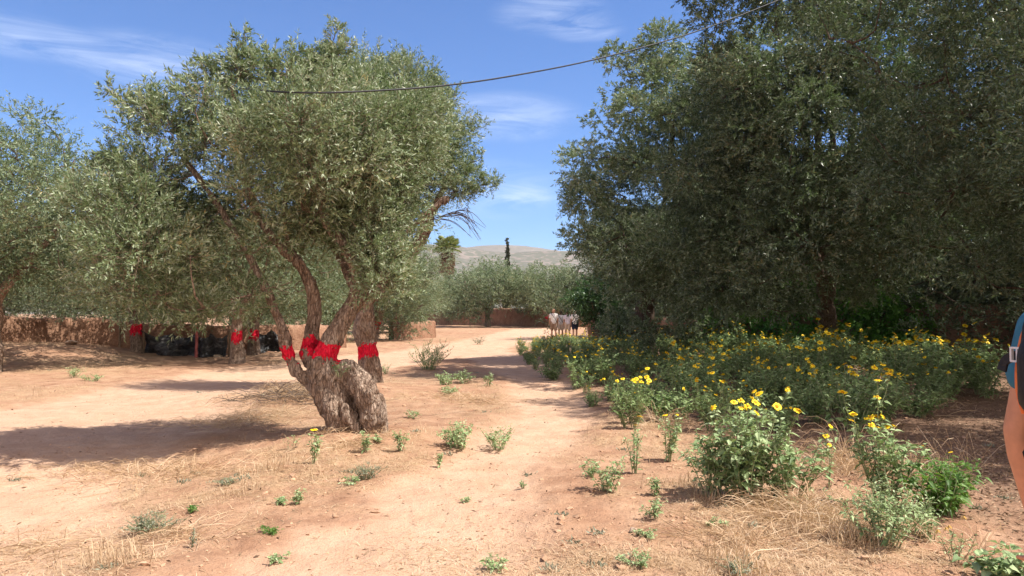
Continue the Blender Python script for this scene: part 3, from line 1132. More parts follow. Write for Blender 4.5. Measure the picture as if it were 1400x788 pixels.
# bare dead sprigs below the leaves
for (px, py, qx, qy) in ((400, 385, 355, 395), (395, 400, 372, 392), (470, 360, 505, 330), (425, 310, 450, 270)):
    a, b = P(px, py, Y1 - .3) - B1, P(qx, qy, Y1 - .4) - B1
    mb.tube(spline([a, (a + b) / 2 + rng.normal(size=3) * .03, b], .1), .005, 4, False)
cm, sh = crown_mesh('crown', cl1, 215000, .062, .0155, rng, 20, .21, .6, .08)
twigs(mb, sh, rng, .7, .005)
obj('branch', mb.mesh('branch'), M['bark'], t1)
obj('crown', cm, M['olive'], t1)

# ------------------------------------------------------------------ the second trunk behind it
Y2 = gxy(505, 531)[1]
g2 = gxy(506, 531)
B2 = np.array([g2[0], g2[1], h1(*g2)])
t2 = empty('olive_tree', B2, 'olive tree close behind the big gnarled one, its straight trunk banded red', 'tree')
s1 = chain([(508, 545, 24), (508, 528, 18), (505, 500, 15), (502, 470, 14.5), (499, 440, 13.5), (500, 412, 12), (520, 392, 10), (548, 365, 8), (578, 320, 6), (605, 260, 4.5), (622, 200, 3)], Y2, B2)
s2 = chain([(500, 430, 13), (488, 395, 10, .2), (492, 320, 8, .3), (520, 230, 6, .3), (540, 150, 3.5, .2)], Y2, B2)
s3 = chain([(510, 402, 8), (530, 350, 5.5, -.5), (575, 300, 3.4, -.8), (610, 272, 1.6, -.8)], Y2, B2)
tm2 = blob([s1, s2, s3], .02, 2)
gnarl(tm2, .10, 6, 8, .012)
obj('trunk', tm2, M['bark'], t2)
bands_from(tm2, [mid_band(s1, 501, 480, Y2, B2, .13, .34)], t2, M['red'], rng, 9)
cl2 = clumps_in(blobs_px([(560, 190, 62, 64, 0, 1.0), (598, 190, 36, 50, 0, .7), (545, 130, 34, 38, 0, .6), (618, 178, 26, 28, 0, .4), (566, 232, 38, 32, 0, .9), (620, 245, 28, 18, -.4, .4), (655, 258, 18, 8, -.5, .2), (528, 325, 26, 38, .1, .8), (532, 375, 22, 18, .2, .5), (510, 260, 60, 80, .4, 1.1), (480, 140, 44, 50, .2, .7), (518, 372, 24, 20, .2, .5), (548, 104, 10, 18, 0, .2), (575, 130, 16, 14, 0, .3)], Y2, B2), .56, .46, rng, .45, 6000)
cl2 = np.concatenate([cl2, sprigs([(622, 262, 682, 248, -.5), (545, 108, 550, 80, 0), (580, 125, 590, 98, 0), (630, 190, 656, 172, 0), (630, 230, 660, 214, -.2), (600, 150, 622, 126, 0)], Y2, B2, .28, .10, .18)])
mb = MB()
branches(mb, [s1[20:], s2[6:], s3], cl2, rng, .010, .008)
cm, sh = crown_mesh('crown', cl2, 150000, .075, .019, rng, 20, .36, .6, .10)
twigs(mb, sh, rng, .5, .007)
# bare twigs hanging at the tip
for k in range(16):
    a = P(590 + 3 * k, 300 - k, Y2 - .8) - B2
    b = P(640 + rng.random() * 25, 300 + rng.random() * 30, Y2 - .8 + rng.normal() * .2) - B2
    c = (a + b) / 2 + np.array([0, 0, .12 + .08 * rng.random()])
    mb.tube(spline([a, c, b], .15), np.linspace(.008, .003, len(spline([a, c, b], .15))), 4, False)
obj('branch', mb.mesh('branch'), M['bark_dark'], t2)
obj('crown', cm, M['olive'], t2)


# ================================================================== OTHER OLIVES, ONE PROTOTYPE EACH AND COPIES
def proto_tree(name, label, h, w, seed, leaves, L, W, red=True, leafmat='olive_far', lean=0.0, low=.28, loc=(0, 0, 0), group=None, lumps=9):
    """a free-standing olive of height h and crown width w"""
    rg = np.random.default_rng(seed)
    root = empty(name, loc, label, 'tree', group)
    fk = h * .26
    r0 = .035 * h + .05
    tr = spline([(0, 0, -.25, r0 * 1.25), (0, 0, .12, r0 * 1.05), (lean * .4, .03, fk * .55, r0 * .82), (lean, 0, fk, r0 * .85)], .12)
    limbs = []
    for k in range(4):
        a = k * 1.57 + rg.random() * .8
        d = np.array([math.cos(a), math.sin(a), 0])
        e = np.array([lean, 0, fk])
        limbs.append(spline([(*e, r0 * .55), (*(e + d * w * .12 + [0, 0, h * .16]), r0 * .38), (*(e + d * w * .24 + [0, 0, h * .34]), r0 * .24), (*(e + d * w * .28 + [0, 0, h * .58]), r0 * .1)], .15))
    me = blob([tr] + limbs, max(.03, h * .006), 2)
    gnarl(me, r0 * .35, 1.1 / r0 * .8, seed, .008)
    obj('trunk', me, M['bark'], root)
    if red:
        bands_from(me, [((lean * .55, 0, fk * .60), (lean * .7, 0, 1), h * .026 + .03, r0 * 2.2)], root, M['red_dull'] if red == 2 else M['red'], rg, seed)
    bl = [(lean * .6, 0, h * .62, w * .34, w * .34, h * .30)]
    for k in range(lumps):
        a = rg.random() * 6.28
        q = .20 + .16 * rg.random()
        s = .16 + .08 * rg.random()
        z = h * (low + .12 + (.86 - low - .2) * rg.random())
        bl.append((lean * .6 + math.cos(a) * w * q * 1.15, math.sin(a) * w * q * 1.15, z, w * s, w * s, h * s * .85))
    for k in range(5):
        a = rg.random() * 6.28
        bl.append((math.cos(a) * w * .16, math.sin(a) * w * .16, h * (.84 + .1 * rg.random()), w * .10, w * .10, h * .10))
    cl = clumps_in(bl, w * .092, w * .078, rg, .5, 5200)
    cl = cl[cl[:, 2] > h * low]
    m = MB()
    branches(m, [l[3:] for l in limbs], cl, rg, .012, .008)
    cm_, sh_ = crown_mesh('crown', cl, leaves, L, W, rg, 16, w * .055, .4, .16)
    twigs(m, sh_, rg, .25, .010)
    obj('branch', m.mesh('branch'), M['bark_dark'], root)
    obj('crown', cm_, M[leafmat], root)
    return root


def place(root, px, Y, rz, sc, label, group=None, first=False, tilt=(0, 0)):
    x = (px - CX) / F * Y
    loc = (x, Y, h1(x, Y) - .02)
    if first:
        root.location = loc
        root.rotation_euler = (tilt[0], tilt[1], rz)
        root.scale = (sc, sc, sc)
        return root
    return copy_tree(root, loc, rz, sc, label, group, tilt)


GB = 'olive trees standing along the far earth walls'
pa = proto_tree('olive_tree', 'olive tree with a red banded trunk standing before the black plastic sheeting', 5.4, 7.2, 101, 80000, .10, .027, 1, low=.25, lumps=12)
pb = proto_tree('olive_tree', 'olive tree with a crooked red topped trunk at the end of the earth wall', 5.6, 7.4, 102, 80000, .105, .028, 1, lean=.35, low=.255, lumps=12)
pc = proto_tree('olive_tree', 'tall olive tree cut by the frame edge, its dark trunk in front of the wall', 6.9, 7.2, 103, 120000, .10, .030, 0, low=.27, lumps=12)
place(pa, 325, 23.0, .4, 1.0, None, first=True)
place(pb, 188, 26.4, 2.0, .9, None, first=True)
place(pc, -12, 19.5, 1.0, 1.0, None, first=True)
place(pa, 348, 27.5, 2.6, .95, 'slim olive trunk with a dull red band just behind the tree by the black sheeting')
place(pb, 512, 41, .9, .98, 'olive tree beside the sunlit end of the low wall, behind the double trunks')
place(pa, 540, 58, 4.0, 1.05, 'pale olive crown rising behind the sunlit wall end')
pd_ = proto_tree('olive_tree', 'broad olive tree on a dark trunk in front of the middle of the far wall', 7.2, 10.6, 104, 70000, .19, .055, 0, low=.16, lumps=12)
place(pd_, 667, 82, .3, 1.0, None, first=True)
pe = proto_tree('olive_tree', 'olive tree with a leaning red banded trunk just left of the walking people', 7.2, 10.2, 105, 70000, .19, .055, 2, lean=-.9, low=.17, lumps=12)
place(pe, 754, 80, 0, .95, None, first=True)
place(pd_, 612, 96, 2.2, .80, 'olive tree standing under the palm, partly hidden by the nearer crowns')
place(pd_, 792, 98, 4.2, .95, 'olive tree behind the walking people, half hidden by the dark bush')
GW = 'olive trees in a row beyond the left earth wall'
pf = proto_tree('olive_tree', 'leafy olive tree standing in the row beyond the left earth wall', 6.4, 8.4, 107, 62000, .14, .04, 0, low=.06, group=GW, lumps=13)
place(pf, 0, 43, 0, 1.0, None, first=True)
for (px, Y, rz, sc) in ((85, 45, 1.2, 1.0), (165, 41, 2.9, .95), (245, 38, 4.4, .9), (320, 38.5, 5.1, .95), (395, 37, .2, .9), (455, 42, 1.5, 1.0), (495, 56, 2.6, 1.1), (538, 72, 3.6, 1.0), (-70, 47, 3.1, 1.1)):
    place(pf, px, Y, rz, sc, 'leafy olive tree standing in the row beyond the left earth wall', GW)

# ------------------------------------------------------------------ the big dark olives on the right
def big_tree(label, Y, x, y, blobs, limbs_px, seed, leaves, L, W, spacing, rr_, mat='olive_dark'):
    rg = np.random.default_rng(seed)
    b = np.array([x, y, h1(x, y)])
    root = empty('olive_tree', b, label, 'tree')
    bl = blobs_px(blobs, Y, b)
    bl = [q for q in bl]
    cen = np.array([q[:3] for q in bl]).mean(0)
    fk = np.array([cen[0] * .12, cen[1] * .12, 1.7])
    limbs = [spline([(0, 0, -.3, .5), (.03, 0, .2, .40), (fk[0] * .6, fk[1] * .6, 1.0, .33), (*fk, .32)], .15)]
    for q in sorted(bl, key=lambda s: -s[3] * s[5])[:6]:
        e = np.array(q[:3])
        mid_ = fk + (e - fk) * .5 + np.array([0, 0, .5]) + rg.normal(size=3) * .25
        limbs.append(spline([(*fk, .20), (*mid_, .10), (*e, .035)], .18))
    me = blob(limbs, .04, 2)
    gnarl(me, .09, 3.2, seed, .01)
    obj('trunk', me, M['bark_dark'], root)
    cl = clumps_in(bl, spacing, rr_, rg, .5, 7000)
    m = MB()
    branches(m, limbs, cl, rg, .012, .008)
    cm_, sh_ = crown_mesh('crown', cl, leaves, L, W, rg, 18, .30, .35, .20)
    twigs(m, sh_, rg, .3, .008)
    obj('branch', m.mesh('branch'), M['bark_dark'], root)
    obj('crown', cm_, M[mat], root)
    return root


big_tree('tall dense olive tree with its flank against the sky beside the footpath', 23, 4.9, 27.5, [
    (870, 190, 58, 60, 0, 1.6), (846, 112, 24, 36, 0, .7), (855, 150, 34, 36, 0, .9), (832, 245, 50, 58, 0, 1.3), (822, 305, 40, 46, 0, 1.0), (842, 365, 40, 42, 0, 1.0), (852, 415, 28, 32, .5, .8), (925, 130, 70, 70, 0, 1.6), (940, 80, 40, 34, 0, .9), (920, 250, 105, 100, 1, 2.4), (895, 340, 80, 70, -.5, 1.7), (900, 410, 70, 45, .5, 1.4), (985, 190, 80, 90, 1, 2.2), (806, 195, 20, 24, 0, .5), (1000, 100, 60, 60, .5, 1.5), (980, 380, 70, 60, 1, 1.6), (880, 440, 36, 22, 1, .8), (866, 438, 30, 24, 0, .9), (920, 442, 50, 24, 0, 1.2)],
    None, 201, 300000, .105, .033, 1.2, .78, 'olive')
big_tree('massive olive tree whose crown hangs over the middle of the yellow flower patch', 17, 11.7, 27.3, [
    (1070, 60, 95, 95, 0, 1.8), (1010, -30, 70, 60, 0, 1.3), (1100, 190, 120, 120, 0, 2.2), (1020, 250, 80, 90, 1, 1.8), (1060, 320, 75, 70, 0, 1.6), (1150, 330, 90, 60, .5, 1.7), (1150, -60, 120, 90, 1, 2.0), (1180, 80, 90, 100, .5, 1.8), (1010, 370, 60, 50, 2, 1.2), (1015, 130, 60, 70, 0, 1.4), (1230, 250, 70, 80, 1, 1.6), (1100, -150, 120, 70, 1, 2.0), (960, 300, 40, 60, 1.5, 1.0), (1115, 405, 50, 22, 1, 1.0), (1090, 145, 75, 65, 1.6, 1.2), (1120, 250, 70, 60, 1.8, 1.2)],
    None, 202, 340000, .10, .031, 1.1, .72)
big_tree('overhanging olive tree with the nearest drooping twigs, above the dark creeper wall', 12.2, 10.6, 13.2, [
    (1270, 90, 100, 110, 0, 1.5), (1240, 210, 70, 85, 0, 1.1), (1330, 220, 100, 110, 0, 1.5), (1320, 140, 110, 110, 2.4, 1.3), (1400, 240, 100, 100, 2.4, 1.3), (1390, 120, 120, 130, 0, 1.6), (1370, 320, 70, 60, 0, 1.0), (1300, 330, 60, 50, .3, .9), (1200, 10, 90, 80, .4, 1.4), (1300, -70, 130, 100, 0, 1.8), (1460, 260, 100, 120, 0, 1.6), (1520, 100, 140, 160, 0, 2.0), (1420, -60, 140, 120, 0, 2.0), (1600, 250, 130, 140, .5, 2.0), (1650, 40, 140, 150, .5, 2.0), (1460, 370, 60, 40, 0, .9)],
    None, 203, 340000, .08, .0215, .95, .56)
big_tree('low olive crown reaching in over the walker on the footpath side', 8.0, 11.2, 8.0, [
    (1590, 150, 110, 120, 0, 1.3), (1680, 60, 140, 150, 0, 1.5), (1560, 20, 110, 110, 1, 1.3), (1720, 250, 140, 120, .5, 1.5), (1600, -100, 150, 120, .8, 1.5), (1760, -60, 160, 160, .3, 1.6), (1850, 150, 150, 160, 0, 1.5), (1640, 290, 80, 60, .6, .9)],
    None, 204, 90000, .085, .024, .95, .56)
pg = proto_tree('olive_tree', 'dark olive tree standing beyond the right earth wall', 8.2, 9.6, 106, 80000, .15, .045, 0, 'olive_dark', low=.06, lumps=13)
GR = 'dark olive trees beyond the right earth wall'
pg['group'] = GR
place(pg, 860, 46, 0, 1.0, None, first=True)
for (px, Y, rz, sc) in ((945, 41, 1.1, 1.0), (1030, 37, 2.0, 1.05), (1110, 33, 3.2, .95), (1200, 31, 4.1, 1.0), (1290, 28, 5.0, .95), (1390, 27, .6, 1.0), (1480, 24, 1.7, 1.0), (1640, 20, 2.9, 1.0), (1980, 16.5, 4.0, 1.0)):  # last two stand unseen off to the right, added to shade the ground
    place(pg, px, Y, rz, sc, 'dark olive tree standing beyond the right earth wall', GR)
# ================================================================== EARTH WALLS
def earth_wall(name, line, label, th=.38, seed=1, mat='earth', vines=False):
    """rammed-earth wall with a worn top; line = (x, y, height)"""
    p = spline(np.array(line, float), .22)
    n = len(p)
    t = nrm(np.gradient(p[:, :2], axis=0))
    nn = np.stack([-t[:, 1], t[:, 0]], -1)
    s = np.cumsum(np.r_[0, np.linalg.norm(np.diff(p[:, :2], axis=0), axis=1)])
    top = p[:, 2] + .17 * fbm(np.stack([s * .35, s * 0, s * 0 + seed], -1), 4, seed) * 1.5 + .05 * vn(np.stack([s * 1.9, s * 0, s * 0], -1), seed + 3)
    gz_ = H(p[:, 0], p[:, 1])
    prof = [(-1, 0), (-.96, .15), (-.9, .35), (-.85, .55), (-.8, .75), (-.74, .92), (-.4, 1.0), (0, 1.02), (.4, 1.0), (.74, .92), (.8, .75), (.85, .55), (.9, .35), (.96, .15), (1, 0)]
    V = []
    for (o, z) in prof:
        x = p[:, :2] + nn * (o * th / 2)
        zz = gz_ - .15 + (top + .15) * z
        V.append(np.concatenate([x, zz[:, None]], 1))
    V = np.stack(V, 1)
    k = len(prof)
    W = V.reshape(-1, 3)
    off = .05 * fbm(W * 1.6, 4, seed + 5) + .025 * fbm(W * 6, 3, seed + 6)
    W = W + np.repeat(np.stack([nn[:, 0], nn[:, 1], 0 * s], -1), k, 0) * (off * np.tile(np.sign([o for o, z in prof]), n))[:, None]
    W[:, 2] += .04 * fbm(W * 4, 2, seed + 7) * np.tile([z for o, z in prof], n)
    i = np.arange(n - 1)[:, None] * k
    j = np.arange(k - 1)[None]
    q = np.stack([i + j, i + j + 1, i + k + j + 1, i + k + j], -1).reshape(-1, 4)
    caps = [np.arange(k)[None], (np.arange(k) + (n - 1) * k)[None, ::-1]]
    me = mesh_np(name, W, [q] + caps, True)
    o = obj(name, me, M[mat])
    return tag(o, label, 'wall')


def px_line(l):
    """(px, y ahead, height)"""
    return [((px - CX) / F * Y, Y, h) for px, Y, h in l]


earth_wall('earth_wall', px_line([(-420, 17, 1.0), (-160, 21.5, .95), (-60, 23.3, .9), (10, 24.6, .74), (80, 26.2, .78), (150, 27.4, .9), (215, 27.8, .95), (310, 28.5, 1.0), (400, 30.5, 1.0), (470, 33, 1.0)]), 'long worn earth wall sloping across behind the left olive trees', seed=3)
earth_wall('earth_wall', px_line([(535, 43, 1.0), (570, 44.5, .95), (592, 46, 1.1)]), 'short sunlit stub of earth wall between the double trunks and the far wall', seed=5, th=.5)
earth_wall('earth_wall', px_line([(430, 112, 1.8), (588, 97, 1.75), (640, 92, 2.1), (700, 86.5, 2.15), (745, 83.5, 2.1), (830, 79, 1.9), (930, 74, 1.9)]), 'shaded red earth wall running behind the two far olive trees', seed=7)
wr = earth_wall('earth_wall', [(4.45, 41.5, 1.5), (5.3, 38.5, 1.3), (7.6, 34.2, 1.25), (10.2, 30.4, 1.35), (13.0, 26.6, 1.55), (15.6, 23.5, 1.7), (19, 19.5, 1.8), (24, 14, 1.8), (30, 6, 1.8)], 'dark earth wall in the shade behind the yellow flowers', seed=9, th=.45)

# creeper spilling over the right wall
rv = np.random.default_rng(51)
cv = []
wl = np.array([(9.0, 32.1), (10.2, 30.4), (11.6, 28.5), (13.0, 26.6), (14.3, 25.0)])
for k in range(150):
    t = rv.random() * (len(wl) - 1)
    i = int(t)
    c = wl[i] + (wl[i + 1] - wl[i]) * (t - i)
    out = np.array([-.80, -.60])
    u = rv.random()
    env = math.sin(math.pi * min(1, max(0, t / (len(wl) - 1)))) ** .6
    z = u * (1.1 + 1.9 * env)
    cc = c + out * (.30 + .35 * rv.random() + .8 * (1 - u) * env)
    cv.append((cc[0], cc[1], z + .1, .42))
ivb = np.array([11.2, 28.6, 0])
iv = empty('creeper', ivb, 'bright green creeper heaped over the dark wall behind the yellow flowers', 'climbing plant')
cva = np.array(cv)
cva[:, :3] -= ivb
m_, s_ = crown_mesh('foliage', cva, 30000, .12, .085, rv, 12, .5, -.2, .5)
obj('foliage', m_, M['ivy'], iv)
mv = MB()
for k in range(40):
    c = cva[int(rv.integers(len(cva))), :3]
    mv.tube(spline([(c[0] + .6, c[1] + .5, max(.1, c[2] - .6)), c, c + rv.normal(size=3) * .3 - np.array([.1, .1, .3])], .2), .012, 4, False)
obj('vine', mv.mesh('vine'), M['twig'], iv)

# dark bush at the end of the right row
bx = np.array([*((np.array([(794 - CX) / F * 37, 37.0]))), 0.0])
bx[2] = h1(bx[0], bx[1])
bx[0] += .85
db = empty('bush', bx, 'dark glossy green bush at the end of the right row beside the walking people', 'bush')
cb = clumps_in([(-.75, 0, 2.25, .6, .6, .6), (-.3, .1, 2.0, .6, .6, .6), (.3, .3, 1.6, .6, .6, .9), (.1, .2, 2.7, .6, .6, .6), (.7, .3, 1.2, .5, .5, 1.0)], .28, .34, rv, .4)
m_, s_ = crown_mesh('foliage', cb, 16000, .13, .06, rv, 14, .4, .2, .2)
obj('foliage', m_, M['dark_bush'], db)
mv = MB()
for k in range(7):
    a = rv.random() * 6.28
    mv.tube(spline([(.05 * math.cos(a), .05 * math.sin(a), -.1), (.2 * math.cos(a), .2 * math.sin(a), 1.0), (.4 * math.cos(a) - .25, .4 * math.sin(a) + .1, 2.1)], .2), .025, 5, False)
obj('branch', mv.mesh('branch'), M['twig'], db)

# red clay post showing through the shade
cp = P(1094, 372, 30.2)
mb = MB()
zb = h1(cp[0], 30.2)
for k in range(21):
    w = .44 + .03 * rv.normal()
    mb.box((rv.normal() * .012, rv.normal() * .012, .0 + k * .185), (w, .42, .17), rv.normal() * .03)
    mb.box((0, 0, .09 + k * .185), (.39, .38, .03))
o = obj('brick_pillar', mb.mesh('brick_pillar', False), M['brick'])
o.location = (cp[0], 30.2, zb)
tag(o, 'narrow red brick pillar half hidden in the dark foliage above the creeper', 'pillar')

# black plastic sheeting hung before the left wall
def sheet(px0, px1, Y, label, seed, hgt=.82):
    x0, x1 = (px0 - CX) / F * Y, (px1 - CX) / F * Y
    nx, nz = 60, 22
    u, w = np.meshgrid(np.linspace(0, 1, nx), np.linspace(0, 1, nz), indexing='ij')
    x = x0 + (x1 - x0) * u
    y = Y + .12 * fbm2(u.ravel() * 5, w.ravel() * 2, 1.5, 4, seed).reshape(u.shape) * 2.2 + .22 * (1 - w) * np.sin(u * 9 + seed)
    sagv = .16 * np.abs(np.sin(u * math.pi * 2)) ** 1.2
    z = H(x.ravel(), y.ravel()).reshape(x.shape) + .02 + (hgt - sagv) * w + .05 * fbm2(u.ravel() * 7, w.ravel() * 4, 1, 3, seed + 1).reshape(u.shape)
    V = np.stack([x, y, z], -1).reshape(-1, 3)
    i = np.arange(nx - 1)[:, None] * nz
    j = np.arange(nz - 1)[None]
    q = np.stack([i + j, i + nz + j, i + nz + j + 1, i + j + 1], -1).reshape(-1, 4)
    return tag(obj('plastic_sheet', mesh_np('plastic_sheet', V, [q], True), M['plastic']), label, 'plastic sheet')


sheet(196, 272, 26.6, 'grey black plastic sheet sagging between the two red banded olive trunks', 1)
sheet(268, 312, 26.2, 'darker black plastic sheet just left of the red banded trunk', 2)
sheet(352, 392, 28.8, 'black plastic sheet hung behind the thin left limb of the big olive', 3)


def post(px, Y, h, label, mat='wood', r=.04, cat='post'):
    x = (px - CX) / F * Y
    mb = MB()
    mb.tube(spline([(0, 0, -.2), (.015, .01, h * .5), (-.01, .02, h)], .12), np.linspace(r * 1.1, r * .85, len(spline([(0, 0, -.2), (.015, .01, h * .5), (-.01, .02, h)], .12))), 8)
    o = obj('fence_post', mb.mesh('fence_post'), M[mat])
    o.location = (x, Y, h1(x, Y))
    return tag(o, label, cat)


post(197, 26.5, 1.1, 'thin wooden stake at the left end of the black plastic sheets')
post(269, 26.0, 1.15, 'stake with faded red paint between the two black plastic sheets', 'carpet_pink', .055)
post(314, 26.3, 1.0, 'dark wooden stake hidden beside the red banded trunk')
post(164, 27.3, 1.0, 'pale bare stake standing against the earth wall left of the sheets')

# ================================================================== PALM AND CYPRESS
rp = np.random.default_rng(61)
Yp = 96.0
xp = (611 - CX) / F * Yp
hp = P(611, 338, Yp)[2]
pb_ = np.array([xp, Yp, h1(xp, Yp)])
palm = empty('palm_tree', pb_, 'fan palm with a shaggy skirt of dead fronds above the far olive trees', 'palm')
mb = MB()
tp = spline([(0, 0, -.3), (.1, 0, hp * .5), (0, 0, hp)], .4)
mb.tube(tp, np.linspace(.42, .34, len(tp)) * (1 + .08 * np.sin(np.arange(len(tp)) * 2.1)), 12)
obj('trunk', mb.mesh('trunk'), M['bark_dark'], palm)


def fan_leaf(mb_, base, d, size, rg, n=22):
    d = nrm(d)
    up = np.array([0, 0, 1.0])
    s = nrm(np.cross(d, up))
    nn = np.cross(s, d)
    hub = base + d * size * .55
    mb_.tube(spline([base, (base + hub) / 2 + nn * .05, hub], .3), .03, 4, False)
    V, T = [], []
    for k in range(n):
        a = (k / (n - 1) - .5) * 3.7
        u = d * math.cos(a) + s * math.sin(a)
        w = np.cross(u, nn) * .05 * size
        l = size * .75 * (.9 + .2 * rg.random())
        b = len(V)
        V += [hub, hub + u * l * .55 + w + nn * .04, hub + u * l - up * l * .25 * rg.random(), hub + u * l * .55 - w + nn * .04]
        T += [(b, b + 1, b + 2), (b, b + 2, b + 3)]
    mb_.add(V, None, T)


mg, md_ = MB(), MB()
for k in range(30):
    a = rp.random() * 6.28
    e = -.35 + 1.5 * rp.random()
    fan_leaf(mg, np.array([0, 0, hp]), np.array([math.cos(a) * math.cos(e), math.sin(a) * math.cos(e), math.sin(e)]), 1.55, rp)
for k in range(46):
    a = rp.random() * 6.28
    e = -1.0 - .45 * rp.random()
    fan_leaf(md_, np.array([math.cos(a) * .3, math.sin(a) * .3, hp - .2 - 2.1 * rp.random()]), np.array([math.cos(a) * math.cos(e), math.sin(a) * math.cos(e), math.sin(e)]), 1.35, rp, 12)
obj('crown', mg.mesh('crown', False), M['palm'], palm)
obj('dead_skirt', md_.mesh('dead_skirt', False), M['palm_dead'], palm)

Yc = 150.0
xc = (692.5 - CX) / F * Yc
hc = P(692, 326, Yc)[2]
cy = empty('cypress_tree', (xc, Yc, 0), 'thin dark cypress spike rising before the hills', 'tree')
mb = MB()
mb.tube([(0, 0, -.3), (0, 0, hc * .3), (.2, 0, hc * .97)], [.22, .16, .03], 8)
obj('trunk', mb.mesh('trunk'), M['bark_dark'], cy)
zc = np.linspace(hc * .12, hc * .985, 130)
ccl = np.stack([rp.normal(size=130) * .06 + .2 * zc / hc, rp.normal(size=130) * .06, zc, .62 * np.clip(1.06 - zc / hc, .10, .72)], -1)
m_, s_ = crown_mesh('crown', ccl, 22000, .34, .15, rp, 12, .5, 1.6, 0)
obj('crown', m_, M['cypress'], cy)

# ================================================================== CABLE
cpts = [P(px, py, Y) for px, py, Y in ((1130, -28, 13.0), (1058, 3, 12.2), (950, 44, 11.0), (820, 80, 9.8), (700, 104, 8.8), (600, 118, 8.1), (500, 125, 7.55), (440, 127, 7.3), (385, 126, 7.3), (330, 121, 8.2))]
mb = MB()
mb.tube(spline(cpts, .35), .0095, 8)
tag(obj('overhead_cable', mb.mesh('overhead_cable'), M['cable']), 'black overhead cable sagging across the sky between the two sides', 'cable')

# ================================================================== GRASS, LITTER AND PEBBLES
rg_ = np.random.default_rng(71)


def scatter(n, dens, ymin=3.2, ymax=26, k=1.25):
    """ground points before the camera, thinning out with distance"""
    out = []
    tot = 0
    while tot < n:
        m = n * 3
        y = ymin * (ymax / ymin) ** (rg_.random(m) ** k)
        x = (rg_.random(m) * 2 - 1) * (y * .76 + .5)
        w = dens(x, y)
        s = rg_.random(m) < w
        out.append(np.stack([x[s], y[s]], -1))
        tot += int(s.sum())
    p = np.concatenate(out)[:n]
    return np.concatenate([p, H(p[:, 0], p[:, 1])[:, None]], 1)


def sdn(x, y):
    return np.clip(straw_density(x, y), 0, 1.6) / 1.6


p = scatter(80000, lambda x, y: sdn(x, y) ** 1.4)
hgt = .006 + .034 * rg_.random(len(p)) ** 2.5
p[:, 2] -= .004
tag(obj('dry_grass', blades_mesh('dry_grass', p, hgt, .03 + .10 * rg_.random(len(p)), rg_, .0042), M['straw']), kind='stuff')
p = scatter(2200, lambda x, y: sdn(x, y) ** 3 * ss(.1, .5, fbm2(x, y, 2.2, 3, 77)), 3.2, 30)
tag(obj('tall_dry_grass', blades_mesh('tall_dry_grass', p, .05 + .14 * rg_.random(len(p)), .03 + .12 * rg_.random(len(p)), rg_, .0042), M['straw']), kind='stuff')
# heaps of tangled straw
def tangle(name, heaps, rg, w=.0042):
    """long dry stalks arching over one another"""
    Q = []
    for (px, py, rx, ry, n, hh, ln) in heaps:
        cx, cy_ = gxy(px, py)
        q = rg.normal(size=(n, 2)) * np.array([rx, ry]) * .6
        env = np.exp(-(q[:, 0] / rx) ** 2 - (q[:, 1] / ry) ** 2)
        a = rg.random(n) * 6.283
        l = ln * (.45 + .9 * rg.random(n))
        top = hh * (.15 + rg.random(n)) * (.3 + env)
        cur = rg.normal(size=n) * 1.1
        z0 = hh * .5 * rg.random(n) * env
        t = np.linspace(0, 1, 6)[None]
        aa = a[:, None] + cur[:, None] * t
        x = cx + q[:, :1] + np.cumsum(np.cos(aa), 1) * l[:, None] / 6
        y = cy_ + q[:, 1:] + np.cumsum(np.sin(aa), 1) * l[:, None] / 6
        g = H(x.ravel(), y.ravel()).reshape(x.shape)
        z = g - .004 + z0[:, None] + top[:, None] * np.sin(t * math.pi * (.55 + .5 * rg.random((n, 1))))
        Q.append(np.stack([x, y, np.maximum(z, g + .002)], -1))
    Q = np.concatenate(Q)
    n = len(Q)
    T = nrm(np.gradient(Q, axis=1))
    S = nrm(np.cross(T, rdir(rg, n)[:, None])) * (w * .5 * (.6 + .8 * rg.random((n, 1, 1)))) * np.array([1, 1, 1, .9, .7, .3])[None, :, None]
    V = np.stack([Q - S, Q + S], 2).reshape(-1, 3)
    i = np.arange(n)[:, None, None] * 12 + np.arange(5)[None, :, None] * 2
    return mesh_np(name, V, [(i + np.array([0, 1, 3, 2])).reshape(-1, 4)])


tag(obj('straw_heap', tangle('straw_heap', ((1095, 712, .32, .22, 340, .16, .45), (1135, 722, .28, .20, 300, .12, .45), (1165, 650, .34, .3, 360, .28, .6), (1010, 745, .3, .2, 140, .07, .4), (1250, 660, .25, .2, 110, .22, .5), (1310, 640, .2, .18, 60, .32, .5), (905, 590, .25, .2, 120, .24, .5), (395, 552, 1.0, .5, 900, .20, .5), (330, 575, .9, .5, 500, .12, .5), (1330, 765, .25, .12, 80, .16, .4), (190, 640, 1.0, .35, 650, .09, .35), (640, 545, .8, .5, 400, .10, .4), (60, 735, .5, .25, 140, .06, .3), (448, 612, .22, .12, 110, .07, .22), (525, 612, .22, .12, 110, .07, .22), (485, 622, .25, .10, 110, .06, .2), (230, 735, .4, .2, 160, .05, .3), (1200, 560, .9, .5, 350, .3, .6)), rg_), M['straw']), kind='stuff')


